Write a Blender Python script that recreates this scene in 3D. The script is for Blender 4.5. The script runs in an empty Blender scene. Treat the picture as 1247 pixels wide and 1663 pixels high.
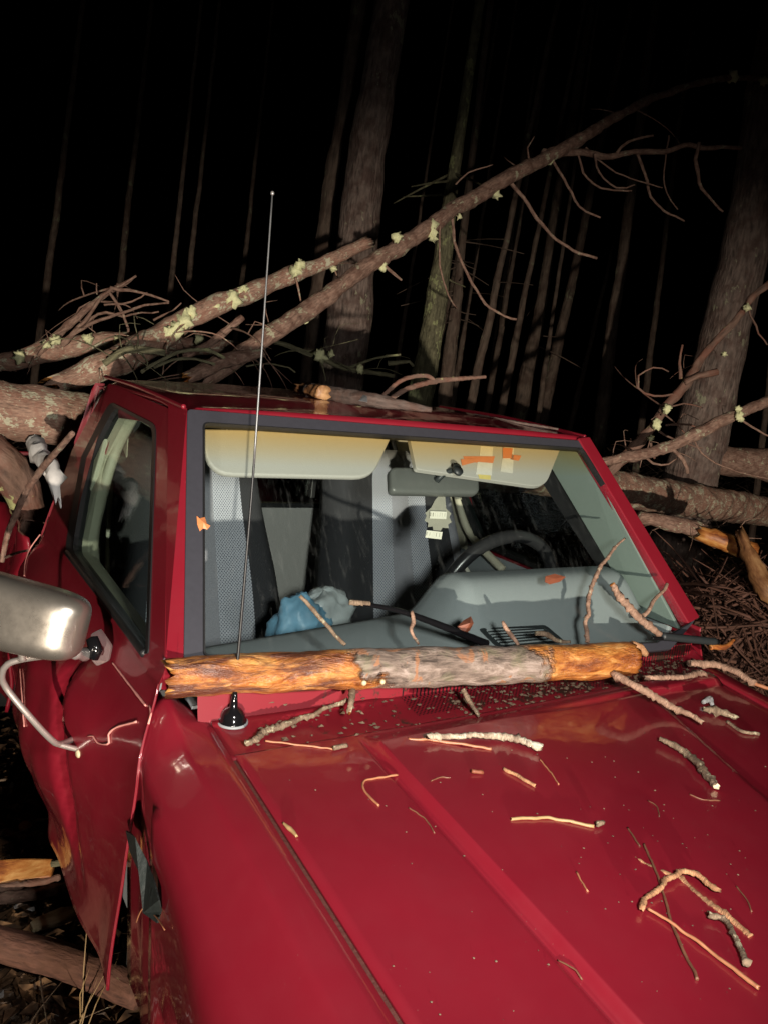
import bpy, math, random
from mathutils import Vector as V, Matrix, noise
random.seed(7)
SC = bpy.context.scene; COL = SC.collection
R = math.radians
# ---------------------------------------------------------------- camera
CAM = V((-1.1956, -1.3643, 1.714)); YAW, PIT, ROL, FPX, PW, PH = .5673, -.1784, .1164, 1288.5, 1247, 1663
FW = V((math.sin(YAW)*math.cos(PIT), math.cos(YAW)*math.cos(PIT), math.sin(PIT)))
_r = FW.cross(V((0, 0, 1))).normalized(); _u = _r.cross(FW)
RT = _r*math.cos(ROL)+_u*math.sin(ROL); UP = -_r*math.sin(ROL)+_u*math.cos(ROL)
cd = bpy.data.cameras.new('camera'); cam = bpy.data.objects.new('camera', cd); COL.objects.link(cam)
cam.matrix_world = Matrix(((RT.x, UP.x, -FW.x, CAM.x), (RT.y, UP.y, -FW.y, CAM.y), (RT.z, UP.z, -FW.z, CAM.z), (0, 0, 0, 1)))
cd.sensor_fit = 'VERTICAL'; cd.sensor_height = 36; cd.lens = 36*FPX/PH; cd.clip_start = .05; cd.clip_end = 400
SC.camera = cam
# ---------------------------------------------------------------- world, lamps, exposure
w = bpy.data.worlds.new("World"); SC.world = w; w.use_nodes = True
nt = w.node_tree; bg = nt.nodes['Background']
sky = nt.nodes.new('ShaderNodeTexSky'); sky.sky_type = 'NISHITA'; sky.sun_disc = False
sky.sun_elevation = R(-8); sky.sun_rotation = R(200)
nt.links.new(sky.outputs[0], bg.inputs[0]); bg.inputs[1].default_value = .05
def lamp(name, loc, target, energy, color, size, angle, blend):
    l = bpy.data.lights.new(name, 'SPOT'); l.energy = energy; l.color = color; l.shadow_soft_size = size
    l.spot_size = R(angle); l.spot_blend = blend
    o = bpy.data.objects.new(name, l); COL.objects.link(o); o.location = loc
    o.rotation_euler = (V(target)-V(loc)).to_track_quat('-Z', 'Y').to_euler(); return o
lamp('hand_torch', (-.80, -1.40, 1.76), (.1, .9, .95), 136, (1, .96, .90), .085, 104, 1)
lamp('vehicle_headlight', (-3.2, -7.0, .86), (1.1, 1.5, .95), 3900, (1, .88, .73), .05, 50, 1).scale = (1, .5, 1)
SC.view_settings.view_transform = 'Standard'; SC.view_settings.look = 'None'
SC.view_settings.exposure = 0; SC.view_settings.gamma = 1
SC.cycles.max_bounces = 6; SC.cycles.transparent_max_bounces = 12
SC.cycles.caustics_reflective = False; SC.cycles.caustics_refractive = False

# ---------------------------------------------------------------- where a sight line meets a real surface
def ray(x, y): return FW+RT*((x-PW/2)/FPX)-UP*((y-PH/2)/FPX)
def pl(x, y, n, d0):
    d = ray(x, y); n = V(n); return CAM+d*((d0-n.dot(CAM))/n.dot(d))
WN = V((1, 0, 0)).cross(V((0, .399, .467))).normalized()
def onside(x, y, o=0): return pl(x, y, (1, 0, -.2655), -.754-.2655*1.101-o)
def onx(x, y, X): return pl(x, y, (1, 0, 0), X)
def ony(x, y, Y): return pl(x, y, (0, 1, 0), Y)
def onz(x, y, Z): return pl(x, y, (0, 0, 1), Z)
def onglass(x, y, o=0): return pl(x, y, WN, WN.dot(V((0, 0, 1.101)))+o)
def onhood(x, y, o=0): return pl(x, y, (0, -.098, 1), 1.006+.098*.137+o)
FH = V((FW.x, FW.y, 0)).normalized()
def far(x, y, D): return pl(x, y, FH, FH.dot(CAM)+D)

# ---------------------------------------------------------------- materials
class NT:
    def __init__(s, name):
        s.m = bpy.data.materials.new(name); s.m.use_nodes = True; s.t = s.m.node_tree; s.t.nodes.clear()
        s.out = s.n('ShaderNodeOutputMaterial')
    def n(s, ty, **k):
        o = s.t.nodes.new(ty)
        for a, b in k.items():
            if hasattr(o, a): setattr(o, a, b)
            else: s.set(o, a.replace('_', ' '), b)
        return o
    def set(s, o, a, b):
        i = o.inputs[a]
        if isinstance(b, bpy.types.NodeSocket): s.t.links.new(b, i)
        else: i.default_value = b
    def attr(s, scale=(1, 1, 1), src='lc'):
        if src == 'lc': a = s.n('ShaderNodeAttribute', attribute_name='lc').outputs['Vector']
        else: a = s.n('ShaderNodeTexCoord').outputs['Object']
        m = s.n('ShaderNodeMapping'); s.set(m, 'Vector', a); m.inputs['Scale'].default_value = scale; return m.outputs[0]
    def noise(s, vec, sc, det=4, rough=.6, dist=0):
        o = s.n('ShaderNodeTexNoise'); s.set(o, 'Vector', vec); s.set(o, 'Scale', sc); s.set(o, 'Detail', det); s.set(o, 'Roughness', rough); s.set(o, 'Distortion', dist)
        return o.outputs['Fac']
    def voro(s, vec, sc, feat='F1'):
        o = s.n('ShaderNodeTexVoronoi', feature=feat); s.set(o, 'Vector', vec); s.set(o, 'Scale', sc); return o.outputs['Distance']
    def ramp(s, f, stops, interp='LINEAR'):
        o = s.n('ShaderNodeValToRGB'); s.set(o, 'Fac', f); c = o.color_ramp; c.interpolation = interp
        while len(c.elements) < len(stops): c.elements.new(.5)
        for e, (p, col) in zip(c.elements, stops):
            e.position = p; e.color = (*col, 1) if hasattr(col, '__len__') else (col, col, col, 1)
        return o.outputs['Color']
    def mix(s, f, a, b, mode='MIX'):
        o = s.n('ShaderNodeMix', data_type='RGBA', blend_type=mode)
        for i, v in ((0, f), (6, a), (7, b)):
            if isinstance(v, bpy.types.NodeSocket): s.t.links.new(v, o.inputs[i])
            else: o.inputs[i].default_value = v if i == 0 else (*v, 1)
        return o.outputs[2]
    def math(s, op, a, b=0):
        o = s.n('ShaderNodeMath', operation=op); s.set(o, 0, a); s.set(o, 1, b); return o.outputs[0]
    def bump(s, h, strength=.5, dist=.01):
        o = s.n('ShaderNodeBump'); s.set(o, 'Height', h); s.set(o, 'Strength', strength); s.set(o, 'Distance', dist); return o.outputs[0]
    def pbr(s, **k):
        p = s.n('ShaderNodeBsdfPrincipled')
        for a, b in k.items():
            a = a.replace('_', ' ')
            if a == 'Base Color' and isinstance(b, tuple): b = (*b, 1)
            s.set(p, a, b)
        s.t.links.new(p.outputs[0], s.out.inputs[0]); return s.m

def plain(name, c, rough=.6, bump=0, bs=60, var=.15, **k):
    t = NT(name); v = t.attr(src='obj'); n = t.noise(v, bs, 4)
    col = t.mix(n, tuple(x*(1-var) for x in c), tuple(min(1, x*(1+var)) for x in c))
    kk = dict(Base_Color=col, Roughness=rough, **k)
    if bump: kk['Normal'] = t.bump(n, bump, .003)
    return t.pbr(**kk)

def paint():
    t = NT('red_car_paint'); v = t.attr(src='obj')
    dirt = t.noise(v, 3, 5, .7); specks = t.ramp(t.voro(v, 70), [(0, 1), (.07, 0)])
    sm = t.noise(v, 240, 2); gate = t.ramp(t.noise(v, 9, 2), [(.52, 0), (.60, 1)])
    col = t.mix(dirt, (.235, .009, .021), (.17, .007, .016))
    col = t.mix(t.math('MULTIPLY', specks, t.math('MULTIPLY', gate, .45)), col, (.42, .22, .18))
    return t.pbr(Base_Color=col, Roughness=t.ramp(t.noise(v, 14, 5), [(.3, .38), (.7, .50)]), Coat_Weight=.9, Coat_Roughness=t.ramp(t.noise(v, 30, 4), [(.35, .02), (.55, .06), (.8, .25)]),
                 Normal=t.bump(sm, .02, .001), Coat_Normal=t.bump(t.math('ADD', t.noise(v, 11, 3), t.math('MULTIPLY', t.math('MULTIPLY', t.ramp(t.voro(v, 130), [(.05, 1), (.22, 0)]), gate), .05)), .03, .02))
def bark(name, dark, light, warm, lichen=.0, lcol=(.50, .50, .22), sc=1.0, bs=.9, rough=.8, ring=False):
    t = NT(name)
    v = t.attr((9*sc, 34*sc, 34*sc) if not ring else (60*sc, 14*sc, 14*sc)); v2 = t.attr((1, 1, 1)); v3 = t.attr((14*sc, 26*sc, 26*sc))
    n = t.noise(v, 1, 6, .7, .6); pch = t.noise(v2, 9*sc, 4, .6); vo = t.voro(v, 1.3)
    h = t.math('ADD', n, t.math('MULTIPLY', vo, .35))
    col = t.ramp(h, [(.32, dark), (.62, light), (.85, tuple(min(1, c*1.5) for c in light))])
    col = t.mix(t.ramp(pch, [(.45, 0), (.62, .75)]), col, t.mix(n, tuple(c*.5 for c in warm), warm))
    if lichen:
        ln = t.math('ADD', t.math('MULTIPLY', t.noise(v3, 1, 4, .7), .45), t.math('MULTIPLY', t.noise(v2, 5*sc, 3), .55))
        col = t.mix(t.ramp(ln, [(.66-lichen*.2, 0), (.68-lichen*.2, 1)]), col, t.mix(n, tuple(c*.55 for c in lcol), lcol))
    return t.pbr(Base_Color=col, Roughness=rough, Normal=t.bump(h, bs, .012/sc))
def bare(name, cols, sc=1.0):
    t = NT(name); v = t.attr((7*sc, 42*sc, 42*sc)); v2 = t.attr((9*sc, 16*sc, 16*sc))
    n = t.noise(v, 1, 7, .72, .4); b = t.noise(v2, 1, 5, .65, .5)
    f = t.math('ADD', t.math('MULTIPLY', n, .42), t.math('MULTIPLY', b, .58))
    return t, f, t.ramp(f, cols), t.bump(n, .5, .004)
def barewood(name, cols, sc=1.0, rough=.5):
    t, f, c, b = bare(name, cols, sc); return t.pbr(Base_Color=c, Roughness=rough, Normal=b)
ORANGE = [(.36, (.07, .018, .008)), (.44, (.26, .075, .018)), (.51, (.46, .175, .040)), (.62, (.66, .36, .12))]
M = {}
M['paint'] = paint()
M['bark'] = bark('grey_brown_bark', (.030, .018, .014), (.16, .095, .07), (.22, .08, .05), .35)
M['bark_big'] = bark('lichen_bark', (.035, .02, .013), (.27, .165, .12), (.34, .16, .11), .60, (.60, .56, .40), 3.6, 1.2)
M['bark_red'] = bark('reddish_bark', (.04, .015, .012), (.22, .135, .10), (.17, .08, .055), .4, (.50, .47, .32), 2.8, 1.4)
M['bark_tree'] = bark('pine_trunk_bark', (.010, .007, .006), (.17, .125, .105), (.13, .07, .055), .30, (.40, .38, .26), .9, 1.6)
M['bark_dark'] = bark('dark_wet_bark', (.015, .010, .008), (.085, .06, .05), (.10, .05, .035), 0, sc=2.5)
M['bark_wet'] = bark('wet_reddish_bark', (.02, .009, .006), (.12, .052, .034), (.16, .07, .04), .1, sc=2)
M['torn_brown'] = barewood('torn_brown_wood', [(.36, (.05, .018, .01)), (.5, (.22, .10, .04)), (.65, (.42, .24, .11))])
M['brush'] = bark('dark_brushwood', (.02, .010, .008), (.11, .05, .035), (.16, .07, .04), .1)
M['bark_green'] = bark('lichen_trunk_bark', (.012, .010, .006), (.15, .14, .08), (.10, .09, .05), .5, (.40, .42, .20), 1.0, 1.6)
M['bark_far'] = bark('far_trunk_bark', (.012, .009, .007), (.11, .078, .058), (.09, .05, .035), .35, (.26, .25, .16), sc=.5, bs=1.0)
M['twig'] = bark('scaly_twig_bark', (.035, .016, .012), (.27, .165, .115), (.22, .12, .08), .3, (.62, .55, .40), 5, 1.0, ring=True)
M['twig_dark'] = bark('dark_twig_bark', (.02, .014, .010), (.17, .12, .08), (.12, .07, .04), .5, (.50, .45, .30), 5, 1.0, ring=True)
M['twig_orange'] = bark('orange_twig_bark', (.05, .022, .012), (.33, .17, .085), (.28, .13, .06), .2, sc=5, ring=True)
M['twig_white'] = bark('white_twig_bark', (.05, .035, .025), (.36, .30, .22), (.22, .13, .09), .55, (.66, .62, .50), 5, 1.0, ring=True)
M['needle'] = plain('dry_pine_needle', (.36, .15, .075), .45)
M['needle_dark'] = plain('brown_pine_needle', (.16, .07, .04), .45)
M['straw'] = plain('straw_stalk', (.34, .22, .10), .5)
M['orange'] = barewood('torn_orange_wood', ORANGE)
M['pale'] = barewood('pale_torn_wood', [(.35, (.30, .20, .10)), (.5, (.62, .50, .30)), (.65, (.8, .72, .52))])
M['lichen'] = plain('pale_lichen', (.66, .66, .38), .9, .8, 90, .4)
M['leaf'] = plain('dead_brown_leaf', (.20, .06, .03), .55, .3)
M['leaf_orange'] = plain('orange_dead_leaf', (.62, .22, .08), .5)
M['white'] = plain('torn_white_foam', (.62, .60, .58), .8, .6, 40)
M['rubber'] = plain('black_rubber', (.012, .012, .013), .45, .1)
M['seal'] = plain('grey_windscreen_seal', (.040, .040, .050), .42, .05, 80)
M['wheelskin'] = plain('black_steering_wheel_skin', (.02, .02, .022), .28)
M['black'] = plain('glossy_black', (.006, .006, .007), .12)
M['chrome'] = plain('brushed_chrome', (.42, .38, .33), .27, .05, 200, .06, Metallic=.7)
def tarnish():
    t = NT('tarnished_chrome'); v = t.attr(src='obj'); n = t.noise(v, 26, 6, .7); n2 = t.noise(v, 130, 3)
    return t.pbr(Base_Color=t.mix(n, (.42, .38, .33), (.52, .475, .415)), Metallic=.85, Roughness=t.ramp(n, [(.3, .25), (.7, .34)]), Normal=t.bump(n2, .06, .001))
M['chrome'] = tarnish()
M['bright'] = plain('bright_chrome', (.7, .67, .64), .2, .3, 60, .1, Metallic=.75)
M['mast'] = plain('dull_steel_mast', (.16, .16, .16), .4, Metallic=.5)
M['tube'] = plain('satin_steel_tube', (.60, .54, .50), .35, .1, 80, .1, Metallic=.7)
M['dash'] = plain('blue_grey_vinyl', (.26, .285, .30), .55, .25, 400, .06)
M['dashdark'] = plain('dark_vent_plastic', (.02, .024, .026), .5)
M['trim'] = plain('grey_green_trim', (.19, .235, .215), .6, .2, 300, .06)
M['beige'] = plain('beige_trim', (.50, .47, .36), .6, .2, 200, .08)
M['visor'] = plain('grey_vinyl_visor', (.36, .35, .32), .6, .25, 300, .05)
M['wall'] = plain('grey_cab_carpet', (.42, .41, .39), .9, .6, 300, .3)
M['seatblack'] = plain('black_seat_cloth', (.04, .04, .044), .9, .5, 250, .3)
M['mirrorback'] = plain('dark_grey_plastic', (.10, .105, .10), .38, .15, 300, .1)
M['card'] = plain('grey_beige_card', (.30, .29, .24), .7, .1)
M['label'] = plain('white_paper_label', (.72, .70, .60), .6)
M['printed'] = plain('printed_bars', (.10, .10, .09), .6)
M['stickorange'] = plain('orange_sticker', (.55, .20, .09), .5)
M['stickwhite'] = plain('white_sticker', (.55, .53, .47), .5)
M['stickyellow'] = plain('yellow_sticker', (.55, .45, .15), .5)
M['bag'] = plain('thin_white_plastic', (.60, .66, .68), .3, .5, 25, .1)
M['blue'] = plain('pale_blue_plastic', (.20, .42, .60), .45, .5, 30, .15)
M['tyre'] = plain('tyre_rubber', (.015, .015, .015), .8)
M['rim'] = plain('grey_steel_rim', (.25, .25, .25), .4, Metallic=.6)
M['scar'] = plain('bare_scratch', (.70, .30, .26), .45)
M['gap'] = plain('dirt_in_the_gap', (.10, .035, .028), .5, .8, 120, .6)
M['under'] = plain('dark_underbody', (.02, .018, .016), .8)
M['chrom_lens'] = plain('clear_lamp_lens', (.7, .7, .7), .1)

def cloth(name, bands):
    t = NT(name); tc = t.n('ShaderNodeTexCoord'); s = t.n('ShaderNodeSeparateXYZ'); t.set(s, 0, tc.outputs['UV'])
    col = t.ramp(s.outputs[0], [(p, c) for p, c, _ in bands], 'CONSTANT')
    msk = t.ramp(s.outputs[0], [(p, m) for p, _, m in bands], 'CONSTANT')
    m = t.n('ShaderNodeMapping'); t.set(m, 'Vector', tc.outputs['UV']); m.inputs['Scale'].default_value = (70, 95, 1); m.inputs['Rotation'].default_value = (0, 0, .0)
    w1 = t.n('ShaderNodeTexWave', wave_type='BANDS', bands_direction='DIAGONAL'); t.set(w1, 'Vector', m.outputs[0]); t.set(w1, 'Scale', .5); t.set(w1, 'Distortion', 0.)
    m2 = t.n('ShaderNodeMapping'); t.set(m2, 'Vector', m.outputs[0]); m2.inputs['Scale'].default_value = (-1, 1, 1)
    w2 = t.n('ShaderNodeTexWave', wave_type='BANDS', bands_direction='DIAGONAL'); t.set(w2, 'Vector', m2.outputs[0]); t.set(w2, 'Scale', .5)
    d = t.math('MULTIPLY', w1.outputs['Fac'], w2.outputs['Fac'])
    f = t.math('MULTIPLY', t.ramp(d, [(.25, 0), (.45, 1)]), msk)
    n = t.noise(t.attr(src='obj'), 300, 3)
    dk = t.mix(1.0, col, (.30, .31, .36), 'MULTIPLY')
    c = t.mix(f, col, dk)
    c = t.mix(t.math('MULTIPLY', n, .5), c, (.03, .03, .035))
    return t.pbr(Base_Color=c, Roughness=.9, Normal=t.bump(t.math('ADD', n, f), .5, .002))
G1, G2, BK = (.40, .40, .45), (.66, .68, .76), (.035, .035, .040)
M['seat_p'] = cloth('striped_seat_cover', [(0, BK, .3), (.20, G2, 1), (.42, G1, 0), (.60, G2, 1), (.80, BK, .3), (.92, BK, 0)])
M['seat_d'] = cloth('striped_seat_cover_wide', [(0, BK, 0), (.14, BK, .3), (.29, G2, 1), (.43, G1, 0), (.56, G2, 1), (.70, BK, .2), (.86, G1, 0)])

def glass(name, band=False, film=.05):
    t = NT(name); v = t.attr(src='obj')
    tr = t.n('ShaderNodeBsdfTransparent')
    if band:
        s = t.n('ShaderNodeSeparateXYZ'); t.set(s, 0, t.n('ShaderNodeTexCoord').outputs['Object'])
        c = t.ramp(s.outputs[2], [(.0, 1), (1, 1)])
        z = t.n('ShaderNodeMapRange'); t.set(z, 'Value', s.outputs[2]); t.set(z, 'From Min', 1.465); t.set(z, 'From Max', 1.535)
        c = t.mix(z.outputs[0], (.95, .98, .97), (.97, .90, .72)); t.set(tr, 'Color', c)
    else: tr.inputs[0].default_value = (.86, .92, .90, 1)
    st = t.noise(t.attr((90, 18, 12), 'obj'), 1, 4, .7); dr = t.ramp(t.voro(t.attr((1, 1, .45), 'obj'), 95), [(0, 1), (.10, 0)])
    bmp = t.bump(t.math('ADD', t.math('MULTIPLY', st, .25), dr), .25, .002)
    gl = t.n('ShaderNodeBsdfGlossy'); t.set(gl, 'Roughness', .02); t.set(gl, 'Normal', bmp)
    fr = t.n('ShaderNodeLayerWeight'); fq = t.math('ADD', t.math('MULTIPLY', t.math('POWER', fr.outputs['Facing'], 5), .75 if band else .35), .03)
    m1 = t.n('ShaderNodeMixShader'); t.set(m1, 0, fq); t.t.links.new(tr.outputs[0], m1.inputs[1]); t.t.links.new(gl.outputs[0], m1.inputs[2])
    df = t.n('ShaderNodeBsdfDiffuse'); t.set(df, 'Color', (.6, .62, .6, 1))
    f = t.math('MULTIPLY', t.ramp(st, [(.56, 0), (.76, 1)]), film)
    f = t.math('ADD', f, t.math('MULTIPLY', dr, film*3))
    m2 = t.n('ShaderNodeMixShader'); t.set(m2, 0, f); t.t.links.new(m1.outputs[0], m2.inputs[1]); t.t.links.new(df.outputs[0], m2.inputs[2])
    t.t.links.new(m2.outputs[0], t.out.inputs[0]); return t.m
M['glass'] = glass('wet_windscreen_glass', True, .022)
M['sideglass'] = glass('side_window_glass', False, .01)

def cowlmat():
    t = NT('perforated_red_cowl'); v = t.attr(src='obj')
    s = t.n('ShaderNodeSeparateXYZ'); t.set(s, 0, v)
    a = t.math('SINE', t.math('MULTIPLY', s.outputs[0], 620)); b = t.math('SINE', t.math('MULTIPLY', s.outputs[1], 620))
    h = t.ramp(t.math('MULTIPLY', a, b), [(.05, 0), (.2, 1)])
    reg = t.ramp(s.outputs[0], [(0, 0), (.01, 1)]); n = t.noise(v, 26, 5, .7)
    x2 = t.math('ADD', s.outputs[0], .25)
    gate = t.math('MULTIPLY', t.math('GREATER_THAN', x2, 0), t.math('GREATER_THAN', s.outputs[1], -.105))
    c = t.mix(t.math('MULTIPLY', h, gate), (.20, .009, .018), (.012, .003, .004))
    dd = t.math('ADD', n, t.math('MULTIPLY', s.outputs[0], .12))
    c = t.mix(t.ramp(dd, [(.54, 0), (.62, .9)]), c, (.03, .02, .013))
    return t.pbr(Base_Color=c, Roughness=.45, Coat_Weight=.3, Coat_Roughness=.1)
M['cowl'] = cowlmat()
def groundmat():
    t = NT('wet_leaf_litter'); v = t.attr(src='obj'); n = t.noise(v, 7, 8, .7, .5); k = t.voro(v, 26)
    c = t.ramp(t.math('ADD', n, t.math('MULTIPLY', k, .3)), [(.4, (.012, .008, .005)), (.6, (.055, .032, .018)), (.8, (.13, .075, .04))])
    return t.pbr(Base_Color=c, Roughness=.55, Normal=t.bump(t.math('ADD', n, k), 1, .05))
M['ground'] = groundmat()

# ---------------------------------------------------------------- objects
def props(o, label=None, cat=None, group=None, kind=None):
    for k, v in (('label', label), ('category', cat), ('group', group), ('kind', kind)):
        if v: o[k] = v
    return o
def thing(name, label, cat, loc=(0, 0, 0), group=None):
    o = bpy.data.objects.new(name, None); COL.objects.link(o); o.location = loc; o.empty_display_size = .1
    return props(o, label, cat, group)
def root_off(p):
    m = Matrix.Identity(4)
    while p is not None: m = Matrix.Translation(p.location) @ m; p = p.parent
    return m
def mk(name, verts, faces, mat, parent=None, smooth=True, lc=None, uv=None, mi=None, base=None):
    me = bpy.data.meshes.new(name)
    off = V(base) if base is not None else V((0, 0, 0))
    if parent is not None: off = root_off(parent).translation
    me.from_pydata([tuple(V(v)-off) for v in verts], [], faces)
    for m in (mat if isinstance(mat, (list, tuple)) else [mat]): me.materials.append(m)
    if mi: me.polygons.foreach_set('material_index', mi)
    if smooth: me.polygons.foreach_set('use_smooth', [True]*len(me.polygons))
    if lc is None and len(verts) < 400: lc = [tuple(V(v)-off+V((.01*v[0], 0, 0))) for v in verts]
    if lc:
        a = me.attributes.new('lc', 'FLOAT_VECTOR', 'POINT'); a.data.foreach_set('vector', [c for v in lc for c in v])
    if uv:
        l = me.uv_layers.new(name='uv')
        for p in me.polygons:
            for li, vi in zip(p.loop_indices, p.vertices): l.data[li].uv = uv[vi]
    me.update(); o = bpy.data.objects.new(name, me); COL.objects.link(o)
    if parent is not None: o.parent = parent
    elif base is not None: o.location = base
    return o
# parts are built in world coordinates; every parent sits unrotated, child meshes are stored relative to the chain's offset
def bevel(o, w=.004, seg=2):
    b = o.modifiers.new('bevel', 'BEVEL'); b.width = w; b.segments = seg; b.limit_method = 'ANGLE'; b.angle_limit = R(35)
    return o
def solid(o, th, off=-1):
    s = o.modifiers.new('solid', 'SOLIDIFY'); s.thickness = th; s.offset = off; return o
def smoothpath(pts, rad, step):
    pts = [V(p) for p in pts]
    if len(pts) == 2: pts = [pts[0], pts[0].lerp(pts[1], .5), pts[1]]; rad = [rad[0], (rad[0]+rad[-1])/2, rad[-1]]
    if len(rad) != len(pts):
        rad = [rad[0]+(rad[-1]-rad[0])*i/(len(pts)-1) for i in range(len(pts))]
    out, ro = [], []
    for i in range(len(pts)-1):
        p0 = pts[max(i-1, 0)]; p1 = pts[i]; p2 = pts[i+1]; p3 = pts[min(i+2, len(pts)-1)]
        n = max(1, int((p2-p1).length/step))
        for k in range(n):
            t = k/n
            out.append(.5*((2*p1)+(p2-p0)*t+(2*p0-5*p1+4*p2-p3)*t*t+(3*p1-p0-3*p2+p3)*t**3)); ro.append(rad[i]+(rad[i+1]-rad[i])*t)
    out.append(pts[-1]); ro.append(rad[-1]); return out, ro
def tube(name, pts, rad, mat, parent=None, sides=10, step=None, rough=.08, ring=0, ends=(None, None), endmat=None, top=True, fs=None, wob=0, base=None, squash=1):
    """a tapering limb with an uneven skin; ends: jagged length of each broken end"""
    if not hasattr(rad, '__len__'): rad = [rad, rad]
    rm = max(rad); step = step or max(rm*.9, .004)
    P, Q = smoothpath(pts, rad, step); n = len(P); s = 0; vs, lc, fc, mi = [], [], [], []
    KN = []
    fs = fs or 1.2/rm; seed = V((random.random()*50, random.random()*50, 3))
    t0 = (P[1]-P[0]).normalized(); a = t0.cross(V((0, 0, 1)));
    if a.length < .05: a = t0.cross(V((1, 0, 0)))
    a.normalize()
    for i in range(n):
        tg = (P[min(i+1, n-1)]-P[max(i-1, 0)]).normalized(); a = (a-tg*a.dot(tg)).normalized(); b = tg.cross(a)
        if i: s += (P[i]-P[i-1]).length
        c = P[i]
        if ring:
            kk = s/(rm*4.5); k0 = int(kk); fr_ = kk-k0
            while len(KN) < k0+2: KN.append(V((random.uniform(-1, 1), random.uniform(-1, 1), random.uniform(0, .8))))
            c = c+KN[k0].lerp(KN[k0+1], fr_)*rm*.75
        if wob: c = c+(a*noise.noise(V((s/rm*.12, 1, 0))+seed)+b*noise.noise(V((s/rm*.12, 5, 0))+seed))*wob
        for k in range(sides):
            th = 2*math.pi*k/sides; d = a*math.cos(th)+b*math.sin(th)
            rr = Q[i]*(1+rough*2*noise.noise((c+d*Q[i])*fs+seed)+rough*noise.noise((c+d*Q[i])*fs*3+seed))
            if ring: rr *= 1+ring*(1 if (int(s/(rm*.9)) % 2) else -.4)*(.6+.8*random.random())
            if ring and random.random() < .07: rr *= 1.5
            q = c+d*rr
            if squash != 1: q.z = c.z+(q.z-c.z)*squash
            for e, idx in ((0, 0), (1, n-1)):
                if i == idx and ends[e]: q = q+tg*(1 if e else -1)*ends[e]*random.random()
            vs.append(q-V((0, 0, 0))); lc.append((s, math.cos(th)*Q[i], math.sin(th)*Q[i]))
    for i in range(n-1):
        for k in range(sides):
            k2 = (k+1) % sides; fc.append((i*sides+k, i*sides+k2, (i+1)*sides+k2, (i+1)*sides+k)); mi.append(0)
    for e, idx in ((0, 0), (1, n-1)):
        c = P[idx]; t = (P[1]-P[0]).normalized()*-1 if e == 0 else (P[-1]-P[-2]).normalized()
        j = len(vs); vs.append(c-t*(ends[e]*.3 if ends[e] else -Q[idx]*.3)); lc.append((s if e else 0, 0, 0))
        for k in range(sides):
            k2 = (k+1) % sides; f = (idx*sides+k, idx*sides+k2, j) if e else (idx*sides+k2, idx*sides+k, j)
            fc.append(f); mi.append(1 if (endmat and ends[e]) else 0)
    if parent is None and base is None: base = P[0]
    return mk(name, vs, fc, [mat]+([endmat] if endmat else []), parent, True, lc, mi=mi, base=base)
def grid(name, us, vs_, fn, mat, parent=None, smooth=True, uv=False, closed=False, th=None):
    vv, ff, uu = [], [], []
    for v in vs_:
        for u in us: vv.append(fn(u, v)); uu.append((u, v))
    nu = len(us)
    for j in range(len(vs_)-1):
        for i in range(nu-1): ff.append((j*nu+i, j*nu+i+1, (j+1)*nu+i+1, (j+1)*nu+i))
    o = mk(name, vv, ff, mat, parent, smooth, uv=uu if uv else None)
    if th: solid(o, th, 0)
    return o
def lin(a, b, n): return [a+(b-a)*i/(n-1) for i in range(n)]
def sst(x, a, b):
    t = max(0, min(1, (x-a)/(b-a))); return t*t*(3-2*t)
def rnd_poly(pts, r, seg=4):
    """rounds the corners of a closed polygon of 3D points"""
    out = []; n = len(pts)
    if not hasattr(r, '__len__'): r = [r]*n
    for i in range(n):
        p0, p, p2 = V(pts[i-1]), V(pts[i]), V(pts[(i+1) % n])
        a = (p0-p); b = (p2-p); ra = min(r[i], a.length*.45, b.length*.45)
        if ra < 1e-5: out.append(p); continue
        s, e = p+a.normalized()*ra, p+b.normalized()*ra
        for k in range(seg+1):
            t = k/seg; out.append(s*(1-t)**2+p*2*t*(1-t)+e*t*t)
    return out
def slab(name, pts, nrm, th, mat, parent=None, smooth=False, bw=0):
    """plate with the given outline, th thick against nrm"""
    nrm = V(nrm).normalized(); n = len(pts); pts = [V(p) for p in pts]
    vs = pts+[p-nrm*th for p in pts]
    ff = [tuple(range(n)), tuple(range(2*n-1, n-1, -1))]+[(i, i+n, (i+1) % n+n, (i+1) % n) for i in range(n)]
    o = mk(name, vs, ff, mat, parent, smooth, base=pts[0] if parent is None else None)
    if bw: bevel(o, bw)
    return o
def frame(name, outer, inner, nrm, th, mat, parent, bw=0):
    """ring-shaped plate between two outlines with the same number of points"""
    nrm = V(nrm).normalized(); n = len(outer); o_ = [V(p) for p in outer]; i_ = [V(p) for p in inner]
    vs = o_+i_+[p-nrm*th for p in o_]+[p-nrm*th for p in i_]; ff = []
    for k in range(n):
        j = (k+1) % n
        ff += [(k, j, n+j, n+k), (2*n+j, 2*n+k, 3*n+k, 3*n+j), (j, k, 2*n+k, 2*n+j), (n+k, n+j, 3*n+j, 3*n+k)]
    o = mk(name, vs, ff, mat, parent, False)
    if bw: bevel(o, bw)
    return o
def box(name, c, h, mat, parent=None, bw=.004, rot=None):
    c = V(c); vs = []
    for x in (-1, 1):
        for y in (-1, 1):
            for z in (-1, 1):
                v = V((x*h[0], y*h[1], z*h[2]))
                if rot: v = rot @ v
                vs.append(c+v)
    ff = [(0, 1, 3, 2), (4, 6, 7, 5), (0, 4, 5, 1), (2, 3, 7, 6), (0, 2, 6, 4), (1, 5, 7, 3)]
    o = mk(name, vs, ff, mat, parent, False, base=c if parent is None else None)
    if bw: bevel(o, bw)
    return o
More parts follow.
